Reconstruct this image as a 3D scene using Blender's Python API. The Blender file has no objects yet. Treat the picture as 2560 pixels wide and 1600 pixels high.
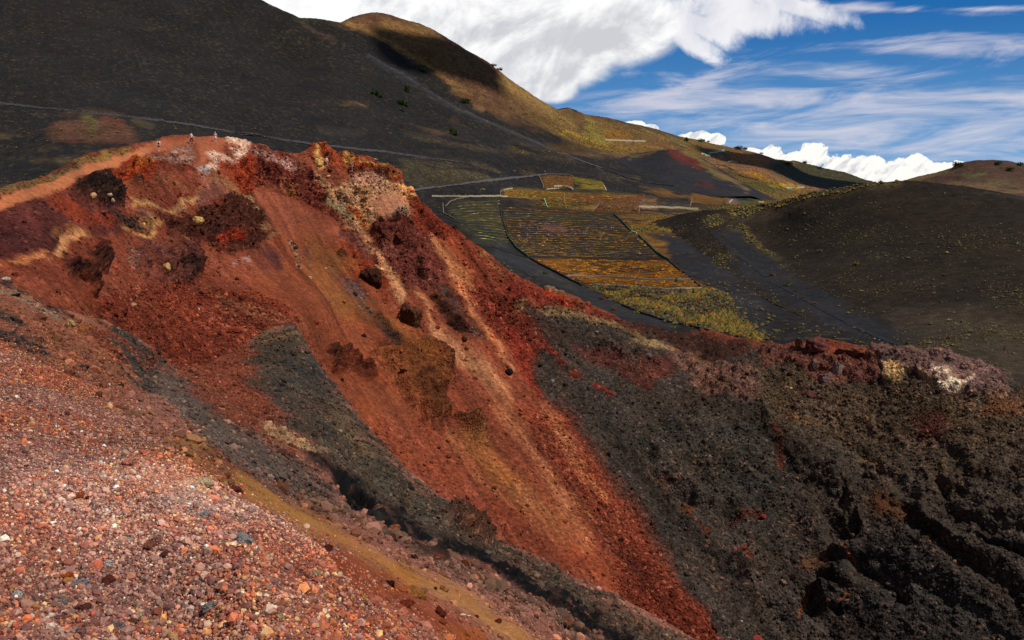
import bpy, bmesh, math, random
import numpy as np
from mathutils import Vector, Matrix, Euler

random.seed(7); rng = np.random.default_rng(7)
SC = bpy.context.scene
COL = SC.collection
Q = 1.0                      # terrain resolution factor

# ------------------------------------------------------------------ camera model
F = 2460.0; PITCH = math.radians(7.41)
CP, SP = math.cos(PITCH), math.sin(PITCH)
def ray(px, py):
    u = (px - 1280.0) / F; v = (800.0 - py) / F
    return u, CP + v * SP, -SP + v * CP          # world direction for unit optical depth
cam = bpy.data.cameras.new('camera'); camo = bpy.data.objects.new('camera', cam); COL.objects.link(camo)
cam.sensor_width = 36.0; cam.lens = 36.0 * F / 2560.0
cam.clip_start = 0.1; cam.clip_end = 60000
camo.rotation_euler = (math.pi / 2 - PITCH, 0, 0)
SC.camera = camo

SUN_EL = math.radians(60.0)
SUN_AZ = math.radians(-22.0)
SUN = Vector((math.cos(SUN_EL) * math.cos(SUN_AZ), math.cos(SUN_EL) * math.sin(SUN_AZ), math.sin(SUN_EL)))

# ------------------------------------------------------------------ numpy noise
def _hash(ix, iy, iz, seed):
    h = (ix * np.uint32(374761393) + iy * np.uint32(668265263) + iz * np.uint32(2246822519) + np.uint32(seed * 974711 + 13))
    h = (h ^ (h >> np.uint32(13))) * np.uint32(1274126177)
    h = (h ^ (h >> np.uint32(15))) * np.uint32(2654435761)
    return (h ^ (h >> np.uint32(16))).astype(np.float32) * np.float32(2.0 / 4294967295.0) - np.float32(1.0)
def vnoise(P, seed=0):
    P = P.astype(np.float32)
    f = np.floor(P); t = P - f; t = t * t * t * (t * (t * 6 - 15) + 10)
    i = f.astype(np.int64).astype(np.uint32)
    x0, y0, z0 = i[:, 0], i[:, 1], i[:, 2]
    one = np.uint32(1)
    def c(a, b, d): return _hash(x0 + a * one, y0 + b * one, z0 + d * one, seed)
    tx, ty, tz = t[:, 0], t[:, 1], t[:, 2]
    def lx(b, d):
        a = c(np.uint32(0), np.uint32(b), np.uint32(d)); e = c(np.uint32(1), np.uint32(b), np.uint32(d)); return a + (e - a) * tx
    y_0 = lx(0, 0); y_0 = y_0 + (lx(1, 0) - y_0) * ty
    y_1 = lx(0, 1); y_1 = y_1 + (lx(1, 1) - y_1) * ty
    return y_0 + (y_1 - y_0) * tz
ROT = np.array([[0.8, 0.6, 0.0], [-0.48, 0.64, 0.6], [0.36, -0.48, 0.8]])
def fbm(P, freq, octv=4, gain=0.5, seed=0):
    s = np.zeros(len(P), np.float32); a = 1.0; tot = 0; R = P @ ROT * freq
    for k in range(octv):
        s += a * vnoise(R, seed + k); tot += a; a *= gain; R = (R @ ROT) * 2.03 + 17.3
    return s / tot * 1.6
def ridged(P, freq, octv=4, gain=0.55, seed=0):
    s = np.zeros(len(P), np.float32); a = 1.0; tot = 0; R = P @ ROT * freq
    for k in range(octv):
        s += a * (1 - 2.2 * np.abs(vnoise(R, seed + k))); tot += a; a *= gain; R = (R @ ROT) * 2.07 + 9.1
    return s / tot
def sstep(a, b, x):
    t = np.clip((x - a) / (b - a), 0, 1); return t * t * (3 - 2 * t)

def lin(c):
    c = np.asarray(c, float) / 255.0
    return np.where(c <= 0.04045, c / 12.92, ((c + 0.055) / 1.055) ** 2.4)

# ------------------------------------------------------------------ tagging
def tag(o, label=None, cat=None, group=None, kind=None):
    if label: o['label'] = label
    if cat: o['category'] = cat
    if group: o['group'] = group
    if kind: o['kind'] = kind
    return o
def mesh_from(name, V, Fa, cols=None, attrs=None, smooth=True):
    me = bpy.data.meshes.new(name)
    V = np.asarray(V, np.float32); Fa = np.asarray(Fa, np.int32); k = Fa.shape[1]
    me.vertices.add(len(V)); me.vertices.foreach_set('co', V.ravel())
    me.loops.add(Fa.size); me.loops.foreach_set('vertex_index', Fa.ravel())
    me.polygons.add(len(Fa))
    me.polygons.foreach_set('loop_start', np.arange(0, Fa.size, k, dtype=np.int32))
    try: me.polygons.foreach_set('loop_total', np.full(len(Fa), k, np.int32))
    except Exception: pass
    me.polygons.foreach_set('use_smooth', np.full(len(Fa), smooth, bool))
    if cols is not None:
        a = me.attributes.new('Col', 'FLOAT_COLOR', 'POINT')
        c4 = np.ones((len(V), 4), np.float32); c4[:, :3] = cols; a.data.foreach_set('color', c4.ravel())
    for n, d in (attrs or {}).items():
        a = me.attributes.new(n, 'FLOAT', 'POINT'); a.data.foreach_set('value', np.asarray(d, np.float32))
    me.update(calc_edges=True); me.validate(verbose=False)
    return me
def link(name, me, mat=None, parent=None, loc=None):
    o = bpy.data.objects.new(name, me); COL.objects.link(o)
    if mat is not None and me is not None:
        me.materials.clear(); me.materials.append(mat)
    if parent: o.parent = parent
    if loc is not None: o.location = loc
    return o

# ------------------------------------------------------------------ materials
def new_mat(name):
    m = bpy.data.materials.new(name); m.use_nodes = True
    nt = m.node_tree; b = nt.nodes['Principled BSDF']
    b.inputs['Roughness'].default_value = 0.95
    b.inputs['Specular IOR Level'].default_value = 0.08
    return m, nt, b
def N(nt, typ, **kw):
    n = nt.nodes.new(typ)
    for k, v in kw.items():
        if k in n.inputs.keys() if hasattr(n.inputs, 'keys') else False: n.inputs[k].default_value = v
        else: setattr(n, k, v)
    return n
def terrain_mat(name, s_grain, s_fine, bump=0.6, bdist=0.1, vary=0.5, src='attr', fv=.38):
    m, nt, b = new_mat(name); L = nt.links
    tc = N(nt, 'ShaderNodeTexCoord')
    if src == 'attr':
        at = N(nt, 'ShaderNodeAttribute', attribute_name='Col'); colout = at.outputs['Color']
    else:
        at = N(nt, 'ShaderNodeObjectInfo'); colout = at.outputs['Color']
    vo = N(nt, 'ShaderNodeTexVoronoi'); vo.inputs['Scale'].default_value = s_grain
    L.new(tc.outputs['Object'], vo.inputs['Vector'])
    sp = N(nt, 'ShaderNodeSeparateColor'); L.new(vo.outputs['Color'], sp.inputs['Color'])
    no = N(nt, 'ShaderNodeTexNoise'); no.inputs['Scale'].default_value = s_fine; no.inputs['Detail'].default_value = 5.0; no.inputs['Roughness'].default_value = 0.65
    L.new(tc.outputs['Object'], no.inputs['Vector'])
    # grain: per-cell tone
    mr = N(nt, 'ShaderNodeMapRange'); mr.inputs['From Min'].default_value = 0; mr.inputs['From Max'].default_value = 1
    mr.inputs['To Min'].default_value = 1 - vary; mr.inputs['To Max'].default_value = 1 + vary
    L.new(sp.outputs['Red'], mr.inputs['Value'])
    if src == 'attr':
        sa = N(nt, 'ShaderNodeAttribute', attribute_name='speck')
        mm = N(nt, 'ShaderNodeMix', data_type='FLOAT'); mm.inputs['A'].default_value = 1.0
        L.new(sa.outputs['Fac'], mm.inputs['Factor']); L.new(mr.outputs['Result'], mm.inputs['B']); tone = mm.outputs['Result']
    else: tone = mr.outputs['Result']
    m2 = N(nt, 'ShaderNodeMapRange'); m2.inputs['From Min'].default_value = 0.25; m2.inputs['From Max'].default_value = 0.75
    m2.inputs['To Min'].default_value = 1 - fv; m2.inputs['To Max'].default_value = 1 + fv
    L.new(no.outputs['Fac'], m2.inputs['Value'])
    mu = N(nt, 'ShaderNodeMath', operation='MULTIPLY'); L.new(tone, mu.inputs[0]); L.new(m2.outputs['Result'], mu.inputs[1])
    vm = N(nt, 'ShaderNodeVectorMath', operation='SCALE'); L.new(colout, vm.inputs[0]); L.new(mu.outputs[0], vm.inputs['Scale'])
    L.new(vm.outputs[0], b.inputs['Base Color'])
    ad = N(nt, 'ShaderNodeMath', operation='SUBTRACT'); L.new(no.outputs['Fac'], ad.inputs[0])
    ms = N(nt, 'ShaderNodeMath', operation='MULTIPLY'); L.new(vo.outputs['Distance'], ms.inputs[0]); ms.inputs[1].default_value = 0.6
    L.new(ms.outputs[0], ad.inputs[1])
    bp = N(nt, 'ShaderNodeBump'); bp.inputs['Strength'].default_value = bump; bp.inputs['Distance'].default_value = bdist
    L.new(ad.outputs[0], bp.inputs['Height']); L.new(bp.outputs['Normal'], b.inputs['Normal'])
    return m
def plain_mat(name, rgb, rough=0.9, scale=20.0, var=0.25):
    m, nt, b = new_mat(name); L = nt.links
    b.inputs['Roughness'].default_value = rough
    tc = N(nt, 'ShaderNodeTexCoord'); no = N(nt, 'ShaderNodeTexNoise'); no.inputs['Scale'].default_value = scale; no.inputs['Detail'].default_value = 4
    L.new(tc.outputs['Object'], no.inputs['Vector'])
    mr = N(nt, 'ShaderNodeMapRange'); mr.inputs['From Min'].default_value = 0.3; mr.inputs['From Max'].default_value = 0.7
    mr.inputs['To Min'].default_value = 1 - var; mr.inputs['To Max'].default_value = 1 + var
    L.new(no.outputs['Fac'], mr.inputs['Value'])
    vm = N(nt, 'ShaderNodeVectorMath', operation='SCALE'); vm.inputs[0].default_value = tuple(lin(rgb)); L.new(mr.outputs['Result'], vm.inputs['Scale'])
    L.new(vm.outputs[0], b.inputs['Base Color'])
    return m
M_NEAR = terrain_mat('gravel_ground', 14.0, 22.0, 0.8, 0.05, 0.55)
M_CRATER = terrain_mat('crater_ground', 2.8, 1.8, 0.9, 0.4, 0.55, fv=.4)
M_FAR = terrain_mat('cinder_ground', 0.5, 0.3, 0.4, 0.8, 0.3, fv=.25)
M_STONE = terrain_mat('gravel_stone', 30.0, 40.0, 0.5, 0.01, 0.15)
M_SCREE = terrain_mat('scree_stone', 6.0, 6.0, 0.6, 0.08, 0.2)
M_BOULDER = terrain_mat('boulder_rock', 3.2, 4.0, 0.9, 0.12, 0.28, src='obj')
M_LEAF = terrain_mat('scrub_leaf', 1.5, 2.0, 0.3, 0.1, 0.3)

# ------------------------------------------------------------------ surface patches
def rbf_fit(pts, vals):
    X = np.asarray(pts, float) / 1000.0; n = len(X)
    d = np.linalg.norm(X[:, None] - X[None], axis=2)
    K = np.where(d > 0, d * d * np.log(np.maximum(d, 1e-9)), 0) + np.eye(n) * 2e-4
    Pm = np.c_[np.ones(n), X]; A = np.block([[K, Pm], [Pm.T, np.zeros((3, 3))]])
    w = np.linalg.solve(A, np.r_[vals, np.zeros(3)])
    def ev(U, V):
        out = w[n] + w[n + 1] * U / 1000 + w[n + 2] * V / 1000
        for i in range(n):
            d2 = (U / 1000 - X[i, 0]) ** 2 + (V / 1000 - X[i, 1]) ** 2
            out = out + w[i] * 0.5 * d2 * np.log(np.maximum(d2, 1e-12))
        return out
    return ev

class zone:
    """drawing window on the survey sheet: origin + scale -> sheet coordinates"""
    def __init__(s, ox, oy, k): s.ox, s.oy, s.k = ox, oy, k
    def t(s, pts): return [(s.ox + x * s.k, s.oy + y * s.k) for x, y in pts]
    def P(s, pts, col, soft=7, a=1.0, **kw): return dict(kind='P', pts=s.t(pts), col=col, soft=soft, a=a, **kw)
    def L(s, pts, w, col, soft=None, a=1.0, **kw):
        w = w * s.k * 0.5
        return dict(kind='L', pts=s.t(pts), w=w, col=col, soft=(soft if soft is not None else max(3, w * 0.7)), a=a, **kw)
Z0 = zone(0, 0, 1.0)
s4, s5 = 640 / 2419., 800 / 2419.
ZA, ZB, ZC, ZD = zone(0, 200, s4), zone(640, 200, s4), zone(1280, 200, s4), zone(1920, 300, s4)
ZE, ZF, ZG, ZH = zone(0, 600, s4), zone(640, 600, s4), zone(1280, 600, s4), zone(1920, 700, s4)
ZI, ZJ, ZK = zone(0, 1100, s5), zone(800, 1100, s5), zone(1600, 1000, 960 / 2419.)
ZR, ZV, ZW = zone(640, 0, s5), zone(1000, 420, s4), zone(1600, 280, s4)
ZT = zone(0, 0, s5)
ZX, ZY = zone(0, 800, 1280 / 2419.), zone(0, 300, 1280 / 2419.)

def paint(ops, U, V, P, base, illum, rough0, speck0, wf, wamp):
    n = len(U)
    col = np.tile(lin(base) / illum, (n, 1)).astype(np.float32)
    rough = np.full(n, rough0, np.float32); speck = np.full(n, speck0, np.float32); disp = np.zeros(n, np.float32); pathm = np.zeros(n, np.float32)
    w1 = fbm(P, wf, 4, 0.6, 31); w2 = fbm(P, wf, 4, 0.6, 57)
    for op in ops:
        pts = np.array(op['pts'], np.float32); wa = wamp * op.get('warp', 1.0)
        pad = (op.get('w', 0) + op['soft'] + wa * 2 + 4)
        lo, hi = pts.min(0) - pad, pts.max(0) + pad
        idx = np.nonzero((U > lo[0]) & (U < hi[0]) & (V > lo[1]) & (V < hi[1]))[0]
        if not len(idx): continue
        u = U[idx] + w1[idx] * wa; v = V[idx] + w2[idx] * wa
        d2 = np.full(len(idx), 1e12, np.float32); inside = np.zeros(len(idx), bool)
        m = len(pts); segs = range(m) if op['kind'] == 'P' else range(m - 1)
        if op['kind'] == 'L' and m == 1: d2 = (u - pts[0, 0]) ** 2 + (v - pts[0, 1]) ** 2
        for i in segs:
            a, b = pts[i], pts[(i + 1) % m]; e = b - a; l2 = max(float(e @ e), 1e-6)
            tt = np.clip(((u - a[0]) * e[0] + (v - a[1]) * e[1]) / l2, 0, 1)
            d2 = np.minimum(d2, (u - a[0] - tt * e[0]) ** 2 + (v - a[1] - tt * e[1]) ** 2)
            if op['kind'] == 'P':
                c = (a[1] > v) != (b[1] > v)
                inside ^= c & (u < (b[0] - a[0]) * (v - a[1]) / ((b[1] - a[1]) if abs(b[1] - a[1]) > 1e-6 else 1e-6) + a[0])
        d = np.sqrt(d2)
        sd = np.where(inside, -d, d) if op['kind'] == 'P' else d - op['w']
        s = op['soft']; al = (sstep(s, -s, sd) * op['a']).astype(np.float32)
        if op.get('brk'):                                   # broken cover: patches of noise inside the shape
            al = al * sstep(-0.25, 0.35, fbm(P[idx], op['brk'], 3, 0.6, 91) + (al - 0.5) * 0.5)
        if op['col'] is not None:
            c = (lin(op['col']) / op.get('il', illum)).astype(np.float32)
            col[idx] += (c - col[idx]) * al[:, None]
        if 'rough' in op: rough[idx] += (op['rough'] - rough[idx]) * al
        if 'speck' in op: speck[idx] += (op['speck'] - speck[idx]) * al
        if 'disp' in op: disp[idx] += op['disp'] * al
        if op.get('path'): pathm[idx] = np.maximum(pathm[idx], al)
    return col, rough, speck, disp, pathm

class Patch:
    def __init__(s, name, crest, bottom, x0, x1, step, ctrl, ops, mat, base, illum=0.9, rough0=0.1, speck0=0.5,
                 big=(0.02, 1.0), rockf=0.16, rocka=1.5, fine=(1.2, 0.06), wf=0.15, wamp=9, back=(60, 0.6, 40), flow=None, flowa=0.25,
                 dots=None, crest_n=2.0, front=False, split_path=None, ystep=None, tint=(1, 1, 1)):
        nx = int((x1 - x0) / step * Q) + 1
        px = np.linspace(x0, x1, nx)
        crest = np.array(crest, float); bottom = np.array(bottom, float)
        yt = np.interp(px, crest[:, 0], crest[:, 1]); yb = np.interp(px, bottom[:, 0], bottom[:, 1])
        ny = int(np.max(yb - yt) / (ystep or step) * Q) + 1
        t = np.linspace(0, 1, ny)[:, None]
        U = np.broadcast_to(px[None], (ny, nx)).copy(); Vv = yt[None] * (1 - t) + yb[None] * t
        cp = np.array(ctrl, float)
        u, dy, dz = ray(cp[:, 0], cp[:, 1])
        ev = rbf_fit(cp[:, :2], dy / cp[:, 2])           # 1/optical depth
        iz = ev(U.ravel(), Vv.ravel()).reshape(ny, nx)
        s.minz = iz.min(); iz = np.maximum(iz, 1 / 2600.)
        z = 1 / iz
        ru, ry, rz = ray(U, Vv)
        P = np.stack([ru * z, ry * z, rz * z], -1)
        # hidden far side, falling away behind the crest
        S, slope, nb = back
        k = np.linspace(0, 1, nb + 1)[1:] ** 2 * S
        c0 = P[0]; h = c0[:, :2] / np.linalg.norm(c0[:, :2], axis=1, keepdims=True)
        rows = []
        for d in k[::-1]:
            q = c0.copy(); q[:, :2] += h * d; q[:, 2] -= slope * d * d / (d + S * 0.06); rows.append(q)
        P = np.concatenate([np.array(rows), P], 0)
        U = np.concatenate([np.tile(px, (nb, 1)), U], 0); Vv = np.concatenate([np.tile(yt, (nb, 1)), Vv], 0)
        if front:
            b0 = P[-1]; fr = []
            for f in np.linspace(0, 1, 14)[1:]:
                q = b0.copy(); q[:, 1] = b0[:, 1] * (1 - f) - 25 * f; q[:, 2] = b0[:, 2] * (1 - f) + (-1.75) * f; q[:, 0] = b0[:, 0] * (1 + 2 * f); fr.append(q)
            P = np.concatenate([P, np.array(fr)], 0); U = np.concatenate([U, np.tile(px, (13, 1))], 0); Vv = np.concatenate([Vv, np.tile(yb + 20, (13, 1))], 0)
        s.nb, s.nx, s.ny, s.px0, s.px1 = nb, nx, ny, x0, x1
        s.yt, s.yb = yt, yb
        H, W = P.shape[:2]
        gu = np.gradient(P, axis=1); gv = np.gradient(P, axis=0)
        Nn = np.cross(gv, gu); Nn /= np.maximum(np.linalg.norm(Nn, axis=2, keepdims=True), 1e-9)
        Nn[Nn[..., 2] < 0] *= -1
        Pf = P.reshape(-1, 3); Nf = Nn.reshape(-1, 3); Uf = U.ravel().astype(np.float32); Vf = Vv.ravel().astype(np.float32)
        col, rough, speck, disp, pathm = paint(ops, Uf, Vf, Pf, base, illum, rough0, speck0, wf, wamp)
        # --- relief
        hgt = disp + big[1] * fbm(Pf, big[0], 3, 0.5, 3)
        rk = ridged(Pf, rockf, 5, 0.58, 11); rb = fbm(Pf, rockf * 2.6, 4, 0.6, 23)
        steps = np.round(fbm(Pf, rockf * 1.3, 2, 0.5, 41) * 3.0) / 3.0
        hgt += rough * rocka * (0.50 * rk + 0.40 * rb + 0.60 * steps)
        hgt += fine[1] * (0.4 + rough) * fbm(Pf, fine[0], 3, 0.6, 5)
        calm = 1 - 0.85 * pathm; bg_ = big[1] * fbm(Pf, big[0], 3, 0.5, 3); hgt = disp + bg_ + (hgt - disp - bg_) * calm
        # --- colour variation that belongs to the ground
        v1 = fbm(Pf, rockf * 0.5, 4, 0.55, 61); v2 = fbm(Pf, rockf * 4, 3, 0.6, 67)
        tone = 1 + 0.22 * v1 + (0.12 + 0.30 * np.clip(rough, 0, 1)) * v2 - np.clip(rough, 0, 1) * .32 * sstep(.25, .75, fbm(Pf, rockf * 3.1, 3, .6, 69))
        if flow is not None:
            fx, fy = flow; fl = math.hypot(fx, fy); fx /= fl; fy /= fl
            along = Pf[:, 0] * fx + Pf[:, 1] * fy; cross = -Pf[:, 0] * fy + Pf[:, 1] * fx
            Q3 = np.stack([cross, along * 0.045 + 0.15 * fbm(Pf, 0.05, 2, 0.5, 77), Pf[:, 2] * 0.03], -1)
            st = .6 * fbm(Q3, 0.28, 4, 0.65, 83) + .55 * fbm(Q3 * np.array([1, .6, 1]), 1.1, 3, 0.6, 87)
            tone *= 1 + flowa * st * (1 - np.clip(rough, 0, 1) * 0.6) * calm
            hgt += 0.34 * fbm(Q3, 0.22, 3, 0.6, 85) * (1 - np.clip(rough, 0, 1) * 0.5) * calm
        col = col * np.clip(tone, 0.25, 2.0)[:, None]
        # warm/cool drift
        hv = fbm(Pf, rockf * 0.8, 3, 0.5, 71)[:, None]
        col = col * (1 + hv * np.array([[0.06, 0.0, -0.06]]))
        if dots is not None:
            for (df, thr, dc, ds, key) in dots:
                nz = vnoise(Pf @ ROT * df, 101 + key); dens = fbm(Pf, df * 0.06, 3, 0.55, 111 + key)
                al = sstep(thr, thr + 0.08, nz + 0.22 * dens) * np.clip(speck, 0, 1.3) * ds
                al = np.clip(al, 0, 1)[:, None]
                dcs = (lin(dc) / illum * .3 + col * (1.5 if sum(dc) > 250 else .35)) * (1 + 0.4 * vnoise(Pf * df * 1.7, 151 + key))[:, None]
                col = col * (1 - al) + dcs * al
        Pd = Pf + Nf * hgt[:, None]
        s.P = Pd.reshape(H, W, 3); s.N = Nn; s.U = U; s.V = Vv; s.col = col.reshape(H, W, 3); s.speck = speck.reshape(H, W)
        idx = np.arange(H * W, dtype=np.int32).reshape(H, W)
        quads = np.stack([idx[:-1, :-1], idx[1:, :-1], idx[1:, 1:], idx[:-1, 1:]], -1).reshape(-1, 4)
        wt = np.clip((col[:, 0] / np.maximum(col[:, 2], 1e-4) - 1.9) / 1.6, 0, 1)[:, None]; col = np.clip(col * ((1 - wt) * np.array([1.05, .99, .90]) + wt * np.array(tint)), 0.001, 0.9); s.col = col.reshape(H, W, 3)
        if split_path:
            pm = (pathm.reshape(H, W)[:-1, :-1].ravel() > 0.5)
            qp = quads[pm]; quads = quads[~pm]
            used, inv = np.unique(qp.ravel(), return_inverse=True)
            me = mesh_from(split_path, Pd[used], inv.reshape(-1, 4), col[used], {'speck': speck[used]})
            s.extra = tag(link(split_path, me, mat), kind='structure')
        me = mesh_from(name, Pd, quads, col, {'speck': speck})
        s.obj = tag(link(name, me, mat), kind='structure')
        print(name, 'verts', H * W, 'min 1/z', round(float(s.minz), 6))
    def at(s, px, py):
        c = np.clip((np.asarray(px, float) - s.px0) / (s.px1 - s.px0) * (s.nx - 1), 0, s.nx - 1.001)
        i = c.astype(int); f = c - i
        yt = s.yt[i] * (1 - f) + s.yt[i + 1] * f; yb = s.yb[i] * (1 - f) + s.yb[i + 1] * f
        r = np.clip((np.asarray(py, float) - yt) / (yb - yt), 0, 1) * (s.ny - 1)
        r = np.clip(r, 0, s.ny - 1.001); j = r.astype(int); g = r - j; j = j + s.nb
        f = f[..., None]; g = g[..., None]
        return (s.P[j, i] * (1 - f) + s.P[j, i + 1] * f) * (1 - g) + (s.P[j + 1, i] * (1 - f) + s.P[j + 1, i + 1] * f) * g
    def pt(s, px, py): return Vector(s.at(np.array([px]), np.array([py]))[0])
    def hit(s, px, py):
        d = Vector(ray(px, py)).normalized(); best = None
        for o in (s.obj, getattr(s, 'extra', None)):
            if o is None: continue
            ok, loc, n, _ = o.ray_cast(Vector((0, 0, 0)), d)
            if ok and (best is None or loc.length < best[0].length): best = (loc, n)
        return best if best else (s.pt(px, py), s.nrm(px, py))
    def nrm(s, px, py):
        a = s.pt(px - 4, py); b = s.pt(px + 4, py); c = s.pt(px, py + 4); d = s.pt(px, py - 4)
        n = (b - a).cross(d - c); n.normalize()
        return n if n.z > 0 else -n

#@@SHEETS@@
# ================================================================== NEAR BANK (gravel shelf, ochre band, black lava spur)
near_ctrl = [(0,1600,7.5),(500,1600,8),(950,1600,9.6),(0,1200,13),(300,1200,14),(500,1130,18),(0,900,28),(200,960,27),(400,1060,23),
 (562,1222,15.5),(694,1310,13.2),(850,1430,11.2),(720,1270,21),(820,1345,18.5),(700,1180,30),(900,1350,22),(1100,1480,19.5),(1300,1590,19),(1000,1430,20.5),
 (800,1150,41),(950,1250,38),(1100,1350,34.5),(1400,1550,29),(560,1030,46),(650,1000,66),(640,1090,41),
 (0,800,38),(0,720,50),(0,660,60),(250,880,42),(370,960,47),(370,880,58),(120,765,50),(265,800,62),(440,920,70),(520,910,86),(600,870,101),
 (700,820,110),(735,812,110),(790,910,96),(870,1010,84),(950,1100,74),(1050,1210,65),(1160,1290,58),(1270,1365,53),(1430,1450,48),(1590,1525,45),(1735,1600,43),
 (700,930,88),(800,1020,75),(900,1130,62),(1000,1250,52),(1150,1345,46),(1300,1425,43),(1450,1505,40),(1600,1585,38),
 (1230,1415,39),(1380,1480,36),(1530,1560,33),(840,1110,52),(1850,1690,41),(1500,1700,28),(1200,1700,15),(600,1750,6.3),(0,1750,5.9),(-300,1600,7.5),(-300,1000,20),(-300,700,50),(1000,1750,7.2)]
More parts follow.
